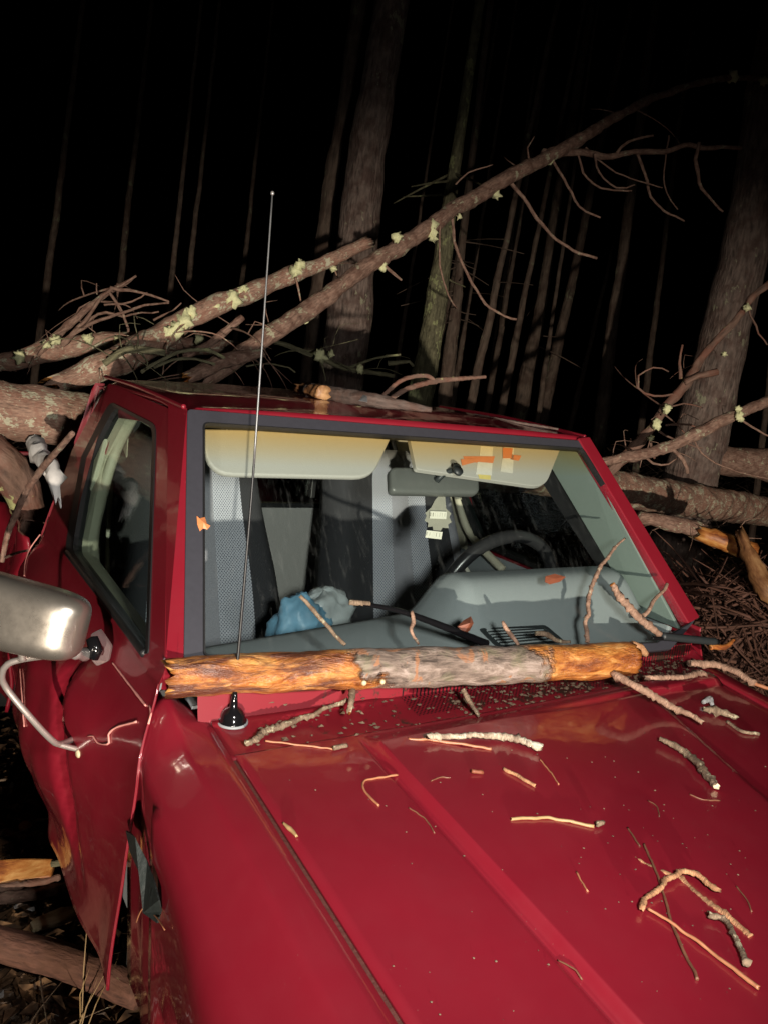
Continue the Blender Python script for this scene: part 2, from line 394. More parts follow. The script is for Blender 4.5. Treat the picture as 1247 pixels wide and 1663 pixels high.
def lathe(name, c, ax, prof, mat, parent, seg=28):
    """prof: (radius, height along ax)"""
    c = V(c); ax = V(ax).normalized(); a = ax.orthogonal().normalized(); b = ax.cross(a); vs, ff = [], []
    for r, h in prof:
        for k in range(seg):
            t = 2*math.pi*k/seg; vs.append(c+ax*h+(a*math.cos(t)+b*math.sin(t))*r)
    for j in range(len(prof)-1):
        for k in range(seg): k2 = (k+1) % seg; ff.append((j*seg+k, j*seg+k2, (j+1)*seg+k2, (j+1)*seg+k))
    ff.append(tuple(range(seg))[::-1]); ff.append(tuple(range((len(prof)-1)*seg, len(prof)*seg)))
    return mk(name, vs, ff, mat, parent, True)

# ================================================================ THE GROUND
def gz(x, y): return .05*noise.noise(V((x*.7, y*.7, 0)))+.02*noise.noise(V((x*3, y*3, 4)))
us = [-60, -30, -14, -8]+lin(-5, 9, 90)+[12, 16, 24, 40, 80]; vs2 = [-30, -12, -5]+lin(-2.5, 10, 90)+[13, 18, 26, 40, 60, 100]
g = grid('ground', us, vs2, lambda x, y: V((x, y, gz(x, y)-.02)), M['ground']); props(g, kind='structure')

# ================================================================ THE TRUCK
T = thing('pickup_truck', 'red pickup truck crushed under fallen pine trunks, seen from its front corner', 'pickup truck', (0, 0, 0))
P = M['paint']
def hz(x, y):
    z = 1.006+.098*(y+.137)
    xl = -.412; xr = .33+(y+.42)*.28 if y < -.1 else .42
    f = sst(y, -.135, -.20) if False else max(0, min(1, (-.15-y)/.04))
    z += .015*f*(sst(x, xl, xl+.017)-sst(x, xr-.03, xr))-.0035*f*math.exp(-((x-xl+.007)/.004)**2)
    z += .012*sst(x, -.15, .25)*sst(y, -.19, -.165)
    z += .0022*noise.noise(V((x*3.2, y*3.2, 9)))+.006*math.exp(-((x-.15)**2+(y+.27)**2)/.02)*-1
    z -= .010*sst(abs(x), .60, .665)*0
    return z
hx = sorted(set([round(v, 4) for v in lin(-.668, .668, 70)]+[round(v, 4) for v in lin(-.43, -.37, 34)]+[round(v, 4) for v in lin(.2, .42, 30)]))
hy = sorted(set([round(v, 4) for v in lin(-1.28, -.137, 60)]+[round(v, 4) for v in lin(-.20, -.137, 16)]))
def hoodp(x, y):
    z = hz(x, y)
    if y < -1.2: z -= (y+1.2)**2*8
    return V((x, y, z))
hood = grid('hood', hx, hy, hoodp, P, T); solid(hood, .012, -1)
# cowl between hood and windscreen
def cowlp(x, y):
    t = (y+.145)/.165; return V((x, y, 1.003+.098*(y+.137)+.050*sst(y, -.05, .03)+.002*noise.noise(V((x*6, y*6, 1)))))
cowl = grid('cowl_panel', lin(-.675, .72, 60), lin(-.145, -.03, 14), cowlp, M['cowl'], T)
solid(cowl, .01, -1)
grid('cowl_riser', lin(-.70, .72, 20), [.98, 1.02, 1.056], lambda x, z: V((x, -.037+.032*sst(-x, .2, .45)*sst(z, .98, 1.05), z+.040*sst(-x, .2, .45)*sst(z, .98, 1.056))), M['cowl'], T)
# fenders
def fender(sg):
    prof = [(.679, -.03, 0), (.680, -.002, 0), (.70, 0, 0), (.735, -.003, 0), (.743, -.005, 0), (.749, -.010, 0), (.775, -.031, 0), (.798, -.050, 0), (.804, -.058, 0), (.806, -.068, 0), (.803, -.14, 0), (.798, -.24, 0), (.793, -.35, 0), (.786, -.46, 0), (.78, -.58, 0)]
    ys = lin(-1.28, -.045, 60)+([-.02, .02, .055] if sg < 0 else [-.02, .02, .055]); vv, ff = [], []
    for y in ys:
        z0 = 1.006+.098*(min(y, -.03)+.137); up = .05*sst(y, -.10, .05)
        for i, (x, dz, _) in enumerate(prof):
            z = z0+dz; k = i/(len(prof)-1)
            z += up*sst(x, .69, .76) if i < 6 else up*(1-sst(i, 5, 8))
            xx = x
            xx += .036*sst(k, .45, .8)*math.exp(-((y+.56)/.22)**2)
            if y > -.045 and i > 6: xx = x-.004
            # wheel arch
            dy = (y+.56); ra = .40
            if abs(dy) < ra:
                za = .34+math.sqrt(ra*ra-dy*dy)
                if z < za and i > 8: z = min(z0+dz, za) if False else max(z, za-.0)
                if i > 8 and z >= za-.001: xx += .012
            xx -= .01*sst(-y, 1.0, 1.28)*k
            vv.append(V((sg*xx, y, z+.0015*noise.noise(V((x*5, y*5, 2))))))
    n = len(prof)
    for j in range(len(ys)-1):
        for i in range(n-1): ff.append((j*n+i, j*n+i+1, (j+1)*n+i+1, (j+1)*n+i))
    o = mk('fender', vv, ff, P, T); solid(o, .006, 0); return o
fen = fender(-1); fender(1)
for s_ in (-1, 1):
    grid('hood_gap', [s_*.666, s_*.681], lin(-1.27, -.14, 20), lambda x, y: V((x, y, 1.006+.098*(min(y, -.03)+.137)-.007-.0*y)), M['gap'], T)
def crackline(name, pts, r, mat, par): return tube(name, pts, r, mat, par, sides=6, step=.02, rough=.1)
# swage line on fender side
# windscreen seal and glass
def G(x, y, o=0): return onglass(x, y, o)
so = [G(303, 668), G(947, 719), G(1126, 1007), G(1085, 1056), G(420, 1121), G(296, 1124)]
si = [G(328, 690), G(942, 731), G(1120, 1012), G(1062, 1046), G(420, 1067), G(328, 1068)]
frame('windscreen_seal', [p+WN*.010 for p in rnd_poly(so, [.01, .01, .02, 0, 0, .01], 3)], [p+WN*.010 for p in rnd_poly(si, [.012, .012, .02, 0, 0, .01], 3)], WN, .02, M['seal'], T, .003)
si2 = [p+(V((0, .2, 1.33))-p).normalized()*.004 for p in rnd_poly(si, [.012, .012, .02, 0, 0, .01], 3)]
frame('seal_lip', [p+WN*.0125 for p in rnd_poly(si, [.012, .012, .02, 0, 0, .01], 3)], [p+WN*.0125 for p in si2], WN, .02, M['rubber'], T)
ws_pane = slab('windscreen', [p+WN*.001 for p in rnd_poly([(-.617, .386, 1.553), (.612, .386, 1.553), (.757, -.035, 1.060), (-.2, -.035, 1.060), (-.5, -.012, 1.087), (-.745, -.010, 1.090)], .01, 2)], WN, .004, M['glass'], T)
# header strip and roof
def roofz(x, y):
    k = 1-(x/.635)**2; t = sst(y, .40, .62)
    return 1.574+.012*t+.012*max(0, k)**.7*t-.02*sst(y, 1.10, 1.22)+.010*max(0, k)**.6-.012*(sst(abs(x), .60, .632))
def roofp(u, y):
    hw = .632+.0*y; x = u*hw
    if y < .40: return V((x, .394, 1.562+(1-(x/.632)**2)*.001))
    return V((x, y, roofz(x, y)+.004*noise.noise(V((x*2.5, y*2.5, 5)))*sst(y, .45, .7)))
ru = [-1, -.99, -.975, -.95]+lin(-.92, .92, 40)+[.95, .975, .99, 1]
roof = grid('roof', ru, [.394, .402, .415, .44]+lin(.47, 1.19, 26)+[1.21, 1.22], roofp, P, T); solid(roof, .012, -1)
grid('headliner', lin(-.58, .58, 8), lin(.42, 1.2, 8), lambda x, y: V((x, y, 1.538-.0*y)), M['beige'], T, th=.006)
grid('roof_header', lin(-.60, .60, 8), [0, 1], lambda x, v: V((x, .385+v*.05, 1.545-v*.012)), M['beige'], T, th=.006)
# drip rails, two raised lines along each roof edge
for s_ in (-1, 1):
    tube('drip_rail', [(s_*.632, .405, 1.577), (s_*.640, .8, 1.592), (s_*.632, 1.19, 1.590)], .006, P, T, 8, rough=0)
# A pillars: outer painted face
for s_ in (-1, 1):
    if s_ > 0:
        slab('windscreen_pillar', rnd_poly([G(938, 711, .014), G(957, 709, .014), G(1136, 1002, .014), G(1118, 1012, .014)], .004, 2), WN, .03, P, T, bw=.005)
    a = V((s_*.628, .399, 1.570))+WN*.004; b = V((s_*.762, -.015, 1.078))+WN*.004
    c = V((s_*.634, .515, 1.574)); d = V((s_*.762, .045, 1.105))
    if s_ > 0: continue
    if s_ < 0: b = G(296, 1124, .006); b2 = onside(264, 1118, .004); d = onside(269, 1085, .003)
    else: b2 = V((.764, .0, 1.08))
    o = mk('windscreen_pillar', [a, c, d, b2, b]+[a-V((s_*.03, -.03, .02)), c-V((s_*.035, 0, 0)), d-V((s_*.035, 0, 0)), b2-V((s_*.03, -.03, 0)), b-V((s_*-.0, -.03, .0))],
           [(0, 1, 2, 3, 4) if s_ > 0 else (4, 3, 2, 1, 0), (5, 6, 1, 0), (6, 7, 2, 1), (7, 8, 3, 2), (8, 9, 4, 3), (9, 5, 0, 4)], P, T, False); bevel(o, .004)
# inner pillar trim (grey) on both sides, from the glass edge back to the door window
for s_ in (-1, 1):
    q = [V((s_*.596, .36, 1.530)), V((s_*.602, .585, 1.530)), V((s_*.712, .16, 1.080)), V((s_*.716, .01, 1.080))]
    slab('pillar_trim', q, (-s_, 0, 0), .012, M['trim'], T, bw=.003)
# doors: upper frame round the window
def sidepts(px, o=0): return [onside(*p, o) for p in px]
dn = V((-1, 0, .2655)).normalized()
fo_px = [(176, 622), (274, 663), (268, 1090), (258, 1112), (72, 866), (118, 730)]
fi_px = [(180, 652), (255, 690), (243, 1062), (236, 1062), (107, 893), (134, 742)]
def mirror(ps): return [V((-p.x, p.y, p.z)) for p in ps]
def rear_curve(ps): return ps
for s_ in (-1, 1):
    D = thing('door', None, None, (s_*.75, .1, .45)); D.parent = T
    fo = rnd_poly(sidepts(fo_px, .004), [.03, .01, .01, .0, .03, .0], 3); fi = rnd_poly(sidepts(fi_px, .004), [.05, .035, .02, .01, .04, .0], 3)
    fi_b = rnd_poly(sidepts([(188, 661), (250, 695), (239, 1050), (234, 1052), (119, 893), (145, 745)], .0), [.05, .035, .02, .01, .04, .0], 3)
    fi_c = rnd_poly(sidepts([(197, 668), (247, 700), (236, 1040), (232, 1040), (128, 893), (156, 748)], -.012), [.05, .035, .02, .01, .04, .0], 3)
    nn = dn
    if s_ > 0: fo, fi, fi_b, fi_c = map(mirror, (fo, fi, fi_b, fi_c)); nn = V((1, 0, .2655)).normalized()
    frame('window_frame', fo, fi, nn, .03, P, D, .003)
    frame('window_seal', [p+nn*.003 for p in fi], [p+nn*.003 for p in fi_b], nn, .03, M['rubber'], D)
    frame('inner_window_trim', [p-nn*.022 for p in fi_b], [p-nn*.022 for p in fi_c], nn, .02, M['beige'] if s_ < 0 else M['rubber'], D)
    slab('window_glass', [p-nn*.010 for p in fi_b], nn, .004, M['sideglass'], D)
    for nm, pth, off, rr, mt in (('chrome_strip', [(188, 668), (160, 730), (136, 800), (118, 880)], .022, .0035, 'beige'), ('red_inner_edge', [(200, 672), (172, 735), (148, 810), (134, 890), (140, 925)], .03, .003, 'paint'), ('pillar_cover', [(222, 668), (188, 735), (164, 815), (152, 880), (158, 955)], .055, .016, 'beige'), ('belt_webbing', [(180, 770), (178, 850), (172, 960)], .12, .008, 'label')):
        pp = [onside(a, b, -off) for a, b in pth]
        tube(nm, pp if s_ < 0 else mirror(pp), rr, M[mt], D, 8, rough=0)
    # black weatherstrip along the sill
    tube('sill_strip', [p+nn*.004 for p in ([fo[0]]*0+([onside(112, 898), onside(170, 972), onside(238, 1062)] if s_ < 0 else mirror([onside(112, 898), onside(170, 972), onside(238, 1062)])))], .009, M['rubber'], D, 8, rough=0)
    def skin(y, v, s_=s_):
        zt = 1.098+.004*y-.0; zb = .425+.07*sst(y, .35, -.03)+.03*sst(y, .9, 1.45); z = zt+(zb-zt)*v
        x = .756+.052*sst(v, 0, .26)+.012*sst(v, .2, .6)
        yy = y
        if s_ < 0:
            x += .010*sst(v, .3, 1)*sst(y, 1.0, .2)+.085*sst(y, -.03, .6)*(1-.6*sst(y, .7, 1.3))*sst(v, .1, .3)*(1-.9*sst(v, .55, .95))
            # creases where the panel folded
            c = .50+(.977-z)*.55-.25; 
            x -= .035*math.exp(-((y-(.46-(1.0-z)*.5))/.022)**2)*sst(v, .12, .3)*sst(v, .9, .5)
            x += .012*math.exp(-((y-.62)/.07)**2)*sst(v, .05, .3)
            x += .010*math.sin(y*13+z*5)*sst(y, .5, .8)*sst(v, .05, .4)
            x += (.012*noise.noise(V((y*4, z*5, 2)))*sst(v, .05, .4)+.003*noise.noise(V((y*14, z*12, 7)))*sst(v, .1, .4))*sst(y, .05, .3)*(1-.92*sst(v, .6, .95))
            x -= .030*sst(y, .10, -.03)*sst(v, .55, .95)*-.35
            yy = y+.080*(1-sst(v, 0, .28))*(1-sst(y, -.03, .35))
            if v < .12: x = .756+.052*sst(v, 0, .26)
        else: z = max(z, .45)
        return V((s_*x, yy, z))
    sk = grid('door_skin', [-.032, -.028, -.02]+lin(0, 1.36, 70), [0, .02, .05]+lin(.08, 1, 40), skin, P, D); solid(sk, .004, -1 if s_ < 0 else 1)
    if s_ < 0:
        def ondoor(px, py, o=.003):
            d = ray(px, py); t = 1.1
            while t < 3.5:
                p = CAM+d*t; zt = 1.098+.004*p.y; zb = .425+.07*sst(p.y, .35, -.03)+.03*sst(p.y, .9, 1.45)
                v = max(0, min(1, (zt-p.z)/(zt-zb))); y_ = p.y-.080*(1-sst(v, 0, .28))*(1-sst(p.y, -.03, .35))
                if p.x > skin(y_, v).x-o: return p
                t += .003
            return onx(px, py, -.82)
        # bright flange on the popped front edge, scratches and creases down to metal
        fl = [(-.0335+.002, v) for v in lin(0, 1, 14)]
        tube('door_edge', [skin(-.036, v)+V((-.003, -.003, 0)) for v in lin(.03, .985, 26)], .0012, P, D, 8, rough=0)
        for q in ([(143, 1196), (152, 1196), (158, 1206), (170, 1209), (178, 1206), (177, 1193), (190, 1181), (222, 1172)], [(183, 1076), (205, 1105), (237, 1146)], [(40, 935), (42, 912), (50, 890), (66, 868)],
                  [(243, 1145), (246, 1160), (242, 1176)], [(33, 1085), (37, 1140), (40, 1180)]):
            tube('deep_scratch', [ondoor(a, b) for a, b in q], [.0014, .0022, .0014][0:2], M['scar'], D, 6, step=.01, rough=.3)
    slab('door_card', [(s_*.735, .06, 1.08), (s_*.735, 1.15, 1.08), (s_*.735, 1.15, .5), (s_*.735, .06, .5)], (-s_, 0, 0), .02, M['dash'], D, bw=.006)
box('door_jamb', (-.750, .03, .64), (.012, .10, .24), M['under'], T, .004)
# rub strip torn half off the fender
M['strip'] = plain('dull_green_black_rubber', (.014, .019, .018), .6, .9, 70, .5)
rp = [(205, 1349), (213, 1352), (226, 1376), (240, 1400), (252, 1432), (260, 1462), (261, 1480), (256, 1499), (247, 1490), (238, 1474), (234, 1440), (224, 1412), (212, 1384)]
rp = [(a+random.uniform(-2.5, 2.5), b) for a, b in rp]
q = [onx(a, b, -.826-.004*(i % 3)) for i, (a, b) in enumerate(rp)]; cq = sum(q, V((0, 0, 0)))/len(q)+V((-.010, 0, 0))
st = mk('rub_strip', q+[cq+V((0, .035, .055)), cq-V((0, .04, .035))], [(i, (i+1) % 13, 13 if i < 3 or i > 9 else 14) for i in range(13)]+[(3, 14, 13), (10, 13, 14)], M['strip'], T, False); solid(st, .003, 0)
for q in ([(242, 1478), (255, 1490), (264, 1503), (268, 1510)], [(236, 1470), (228, 1482), (222, 1498)]):
    tube('torn_wire', [onx(a, b, -.832) for a, b in q], .0012, M['needle'], T, 5, step=.01)
# thin bright twig-like tear line running to the log
# cab back wall with rear window
yb = 1.30
wo = [(-.62, yb, 1.54), (.62, yb, 1.54), (.74, yb, 1.05), (.74, yb, .45), (-.74, yb, .45), (-.74, yb, 1.05)]
wi = [(-.50, yb, 1.47), (.50, yb, 1.47), (.53, yb, 1.40), (.53, yb, 1.160), (-.53, yb, 1.160), (-.53, yb, 1.40)]
frame('cab_back_wall', wo, wi, (0, -1, 0), .02, [M['wall']], T)
frame('cab_back_panel', [V(p)+V((0, .024, .01)) for p in wo], [V(p)+V((0, .024, 0)) for p in wi], (0, -1, 0), .02, P, T)
frame('rear_window_seal', [V(p)*1+V((0, -.004, 0)) for p in wi], [(p[0]*.965, yb-.004, 1.33+(p[2]-1.33)*.90) for p in wi], (0, -1, 0), .03, M['rubber'], T)
slab('rear_window', [(p[0]*.97, yb+.01, 1.33+(p[2]-1.33)*.91) for p in wi], (0, -1, 0), .004, M['sideglass'], T)
for x_ in (-.17, .17): box('sliding_window_bar', (x_, yb, 1.33), (.009, .012, .13), M['rubber'], T, .002)
for s_ in (-1, 1):
    slab('rear_pillar_trim', [(s_*.610, 1.06, 1.53), (s_*.605, 1.29, 1.53), (s_*.70, 1.29, 1.05), (s_*.725, 1.03, 1.05)], (-s_, 0, 0), .02, M['beige'], T, bw=.005)
    # painted corner panel between door and cab back
    slab('cab_corner', [onside(150, 632, .0) if s_ < 0 else mirror([onside(150, 632, .0)])[0], V((s_*.63, 1.34, 1.56)), V((s_*.765, 1.40, 1.05)), V((s_*.80, 1.40, .45)), V((s_*.80, 1.33, .45)), V((s_*.765, 1.33, 1.05))], (s_, 0, 0), .03, P, T)
    slab('seat_belt', [(s_*.575, 1.10, 1.42), (s_*.575, 1.145, 1.42), (s_*.60, 1.06, .80), (s_*.60, 1.015, .80)], (-s_, 0, 0), .003, M['beige'] if s_ < 0 else M['trim'], T)
# floor, firewall
box('cab_floor', (0, .6, .44), (.72, .74, .02), M['under'], T, .005)
box('firewall', (0, -.02, .74), (.66, .015, .25), M['under'], T, .005)
# dashboard
def dashp(x, y):
    y = max(y, -.03+.045*sst(-x, .05, .35))
    ze = 1.046+.082*(x+.58)*(1 if x < 0 else 0)+(.082*.58 if x >= 0 else 0)*1.0
    z = 1.035+(ze-1.035)*sst(y, .0, .25)
    z += .105*sst(y, .03, .22)*sst(x, -.03, .09)*(1-sst(x, .66, .74))
    z -= .012*sst(y, .27, .31)
    return V((x, y, z))
dxs = lin(-.70, .72, 80); dys = lin(-.03, .31, 28)
dash = grid('dashboard', dxs, dys+[.315, .317, .318], lambda x, y: dashp(x, min(y, .31))-V((0, -(y-.31) if y > .31 else 0, {.315: .02, .317: .12, .318: .4}.get(y, 0))), M['dash'], T)
solid(dash, .006, -1)
def march(x, y, fn, a=.8, b=3.2):
    d = ray(x, y); t = a
    while t < b:
        p = CAM+d*t
        if p.y > .0 and p.z < fn(p.x, p.y).z: return p
        t += .002
    return CAM+d*b
vq = [march(775, 1022, dashp), march(884, 1016, dashp), march(915, 1042, dashp), march(806, 1052, dashp)]
vq = [p+V((0, -.002, .003)) for p in vq]
frame('dash_vent', rnd_poly(vq, .01, 2), rnd_poly([p+(sum(vq, V((0, 0, 0)))/4-p)*.14 for p in vq], .01, 2), (0, 0, 1), .008, M['dashdark'], T)
for k in range(5):
    a = vq[0].lerp(vq[3], .2+.15*k); b = vq[1].lerp(vq[2], .2+.15*k)
    tube('vent_slat', [a.lerp(b, .08), a.lerp(b, .92)], .0022, M['dashdark'], T, 5, rough=0)
# steering wheel
SW = thing('steering_wheel', None, None, (.42, .47, .985)); SW.parent = T
c0 = V((.425, .47, 1.035)); tilt = R(24); ex = V((1, 0, 0)); ez = V((0, -math.sin(tilt)*-.2, math.cos(tilt))); ez = V((0, -.18, .98)).normalized(); rw = .225
def wp(a, r=rw): return c0+ex*math.cos(a)*r+ez*math.sin(a)*r
nW = 48; vv = []; ff = []
for i in range(nW):
    a = 2*math.pi*i/nW; rd = (wp(a)-c0).normalized(); ax = ex.cross(ez)
    for k in range(12):
        t = 2*math.pi*k/12; vv.append(wp(a)+(rd*math.cos(t)+ax*math.sin(t))*.021)
for i in range(nW):
    for k in range(12): ff.append((i*12+k, i*12+(k+1) % 12, ((i+1) % nW)*12+(k+1) % 12, ((i+1) % nW)*12+k))
mk('rim', vv, ff, M['wheelskin'], SW)
for a in (R(190), R(350), R(270)): tube('spoke', [wp(a, .05), wp(a, .21)], [.02, .014], M['rubber'], SW, 8, rough=0)
box('horn_pad', c0-ez*.02, (.06, .02, .04), M['rubber'], SW, .012)
tube('steering_column', [c0+V((0, -.03, -.03)), c0+V((0, -.3, -.2))], .03, M['rubber'], T, 12, rough=0)
# seats
def seat(cx, wt, wb, mat):
    S = thing('seat', None, None, (cx, .8, .62)); S.parent = T
    def f(u, v, back=False):
        hw = wb+(wt-wb)*sst(v, .25, .9); 
        rc = 1-.35*max(0, (v-.86)/.14)**2.2
        x = cx+(u-.5)*2*hw*rc; z = .60+v*.82; y = .80+.26*v
        e = abs(u-.5)*2; y += (.020*e**2 - .035*sst(e, .45, .85)*sst(v, .98, .5)*.9+.07*max(0, e-.86)/.14+.05*max(0, (v-.93)/.07)**2)
        y += .008*noise.noise(V((x*9, z*7, cx)))
        if back: y = .80+.26*v+.14
        return V((x, y, z))
    us_, vs_ = lin(0, 1, 33), lin(0, 1, 26)
    vv = [f(u, v) for v in vs_ for u in us_]; n = len(vv); vv += [f(.03+.94*u, v*.985, True) for v in vs_ for u in us_]
    uvs = [(u, v) for v in vs_ for u in us_]*2; ff = []; nu, nv = 33, 26
    for j in range(nv-1):
        for i in range(nu-1):
            q = (j*nu+i, j*nu+i+1, (j+1)*nu+i+1, (j+1)*nu+i); ff += [q, tuple(n+k for k in q[::-1])]
    for j in range(nv-1): ff += [(j*nu, (j+1)*nu, n+(j+1)*nu, n+j*nu), (j*nu+nu-1, n+j*nu+nu-1, n+(j+1)*nu+nu-1, (j+1)*nu+nu-1)]
    for i in range(nu-1): ff += [((nv-1)*nu+i, (nv-1)*nu+i+1, n+(nv-1)*nu+i+1, n+(nv-1)*nu+i)]
    mk('backrest', vv, ff, mat, S, uv=uvs)
    box('cushion', (cx, .60, .66), (wb, .22, .09), M['seatblack'], S, .04)
seat(-.375, .235, .295, M['seat_p']); seat(.378, .268, .322, M['seat_d'])
box('centre_cushion', (0, .62, .66), (.07, .2, .07), M['seatblack'], T, .02)
# visors
vi = -.035
def visor(px, r, lab):
    q = rnd_poly([G(*p, vi) for p in px], r, 5)
    o = slab('sun_visor', q, WN, .016, M['visor'], T, bw=.005); return o
visor([(322, 696), (640, 700), (604, 776), (345, 770)], [.0, .0, .05, .05], 0)
v2_ = visor([(664, 704), (912, 722), (884, 792), (676, 762)], [.0, .02, .05, .01], 1)
for px, mt, o in (([(752, 741), (803, 741), (800, 752), (755, 750)], 'stickorange', 1), ([(775, 750), (799, 752), (798, 772), (772, 770)], 'stickwhite', 1), ([(776, 770), (796, 772), (796, 779), (778, 777)], 'stickyellow', 1), ([(780, 724), (800, 726), (799, 741), (778, 740)], 'stickwhite', 1),
                  ([(818, 726), (834, 727), (832, 768), (812, 765)], 'stickwhite', 1), ([(816, 727), (832, 728), (830, 744), (816, 744)], 'stickorange', 2), ([(830, 738), (846, 740), (842, 748), (828, 746)], 'stickorange', 1), ([(748, 746), (775, 744), (772, 750), (750, 756)], 'stickorange', 2)):
    slab('sticker', [G(*p, vi+.002*o) for p in px], WN, .0012, M[mt], v2_)
# rear-view mirror
RM = thing('rear_view_mirror', None, None, G(710, 778, -.09)); RM.parent = T
mq = rnd_poly([G(634, 757, -.075), G(778, 759, -.075), G(779, 801, -.075), G(636, 798, -.075)], .02, 5)
mo = slab('mirror_housing', mq, WN, .03, M['mirrorback'], RM, True, .011); mo.data.polygons.foreach_set('use_smooth', [True]*len(mo.data.polygons))
tube('mirror_stem', [G(708, 781, -.07), G(722, 768, -.045), G(738, 762, -.02), G(742, 757, -.006)], [.009, .008, .008, .012], M['dashdark'], RM, 10, rough=0)
lathe('mirror_button', G(744, 764, -.004), WN, [(.014, -.006), (.014, .002)], M['dashdark'], RM, 16)
tube('mirror_clip', [G(706, 760, -.07), G(709, 770, -.066)], .004, M['bright'], RM, 6)
# wipers
def wiper(px, offs, blade=None):
    Wp = thing('windscreen_wiper', None, None, G(px[-1][0], px[-1][1], offs[-1])); Wp.parent = T
    tube('wiper_arm', [G(*p, o) for p, o in zip(px, offs)], [.0045, .006, .008, .010], M['black'], Wp, 8, step=.01, rough=.02)
    return Wp
w1 = wiper([(572, 979), (640, 990), (705, 1012), (790, 1046)], [.03, .03, .025, .012])
tube('wiper_tip', [G(568, 978, .03), G(600, 981, .031)], [.006, .0065], M['twig_dark'], w1, 8)
w2 = wiper([(1058, 1036), (1090, 1038), (1130, 1040), (1165, 1043)], [.03, .03, .03, .03])
tube('wiper_blade', [G(1075, 1033, .032), G(1120, 1038, .034), G(1160, 1042, .032)], .011, M['dashdark'], w2, 8, rough=.02)
# antenna
AN = thing('radio_antenna', None, None, (-.629, -.019, 1.018)); AN.parent = T
ab = onhood(378, 1172, .0)
for _ in range(8): ab = onz(378, 1172, cowlp(ab.x, ab.y).z+.003)
lathe('antenna_base', ab, (0, 0, 1), [(.027, 0), (.027, .004), (.023, .006), (.0225, .016), (.017, .024), (.008, .030), (.006, .05), (.0045, .062)], M['black'], AN)
lathe('base_gasket', ab-V((0, 0, .002)), (0, 0, 1), [(.030, 0), (.030, .004)], M['dash'], AN)
atop = onx(443, 312, ab.x+.028)
tube('antenna_mast', [ab+V((0, 0, .04)), ab.lerp(atop, .5)+V((.004, 0, 0)), atop], [.0034, .0022, .0014], M['rubber'], AN, 8, step=.05, rough=0)
tube('mast_upper', [ab.lerp(atop, .5)+V((.004, 0, 0)), atop], [.0023, .0015], M['mast'], AN, 8, step=.05, rough=0)
lathe('antenna_tip', atop-V((0, 0, .002)), (0, 0, 1), [(.001, -.004), (.0035, -.002), (.0035, .002), (.001, .004)], M['bright'], AN, 10)
# door mirror
DM = thing('door_mirror', None, None, onx(150, 1060, -.83)); DM.parent = T
def dpt(x, y, d): return CAM+ray(x, y)*d
c = dpt(21, 997, 1.50); e1 = (dpt(150, 1022, 1.50)-dpt(0, 985, 1.50)).normalized(); e3 = UP.copy(); e3 = (e3-e1*e3.dot(e1)).normalized(); e2 = e1.cross(e3)
hw_, hh_, hd_ = .142, .069, .055; vv, ff = [], []; NU, NVv = 48, 26
for j in range(NVv):
    ph = -math.pi/2+math.pi*j/(NVv-1)
    for i in range(NU):
        th = 2*math.pi*i/NU
        sp = lambda a, n: math.copysign(abs(a)**n, a)
        x = sp(math.cos(th), .38)*sp(math.cos(ph), .45); y = sp(math.sin(th), .38)*sp(math.cos(ph), .45); z = sp(math.sin(ph), .8)
        tp = 1-.06*x
        vv.append(c+e1*hw_*x+e3*hh_*y*tp-e2*hd_*z*1.0)
for j in range(NVv-1):
    for i in range(NU): ff.append((j*NU+i, j*NU+(i+1) % NU, (j+1)*NU+(i+1) % NU, (j+1)*NU+i))
mk('mirror_shell', vv, ff, M['chrome'], DM)
d2 = 1.62
tube('mirror_bracket', [dpt(118, 1058, 1.56), dpt(140, 1062, 1.62), dpt(160, 1056, 1.68)], [.014, .013, .015], M['bright'], DM, 10, rough=.15)
slab('bracket_plate', rnd_poly([dpt(148, 1030, 1.66), dpt(162, 1022, 1.70), dpt(181, 1050, 1.74), dpt(176, 1074, 1.72), dpt(158, 1082, 1.68), dpt(144, 1066, 1.64)], .006, 2), -FW, .012, M['bright'], DM, bw=.003)
tube('bracket_hinge', [dpt(150, 1036, 1.62), dpt(156, 1056, 1.62), dpt(152, 1070, 1.62)], [.012, .015, .010], M['black'], DM, 10, rough=.1)
tube('mirror_stay', [dpt(78, 1065, 1.54), dpt(40, 1070, 1.54), dpt(14, 1078, 1.54), dpt(4, 1094, 1.55), dpt(10, 1116, 1.57), dpt(50, 1165, 1.60), dpt(84, 1201, 1.64), dpt(100, 1208, 1.67), dpt(128, 1196, 1.73)], .0065, M['tube'], DM, 12, step=.01, rough=0)
tube('stay_foot', [dpt(92, 1208, 1.66), dpt(115, 1214, 1.68), dpt(134, 1218, 1.70)], .006, M['tube'], DM, 8, rough=.05)
lathe('stay_bolt', dpt(135, 1222, 1.69), V((-1, -.4, 0)), [(.010, -.02), (.010, .01), (.006, .014)], M['pale'], DM, 8)
tube('stay_clamp', [dpt(36, 1050, 1.52), dpt(38, 1072, 1.53)], .008, M['tube'], DM, 8, rough=0)
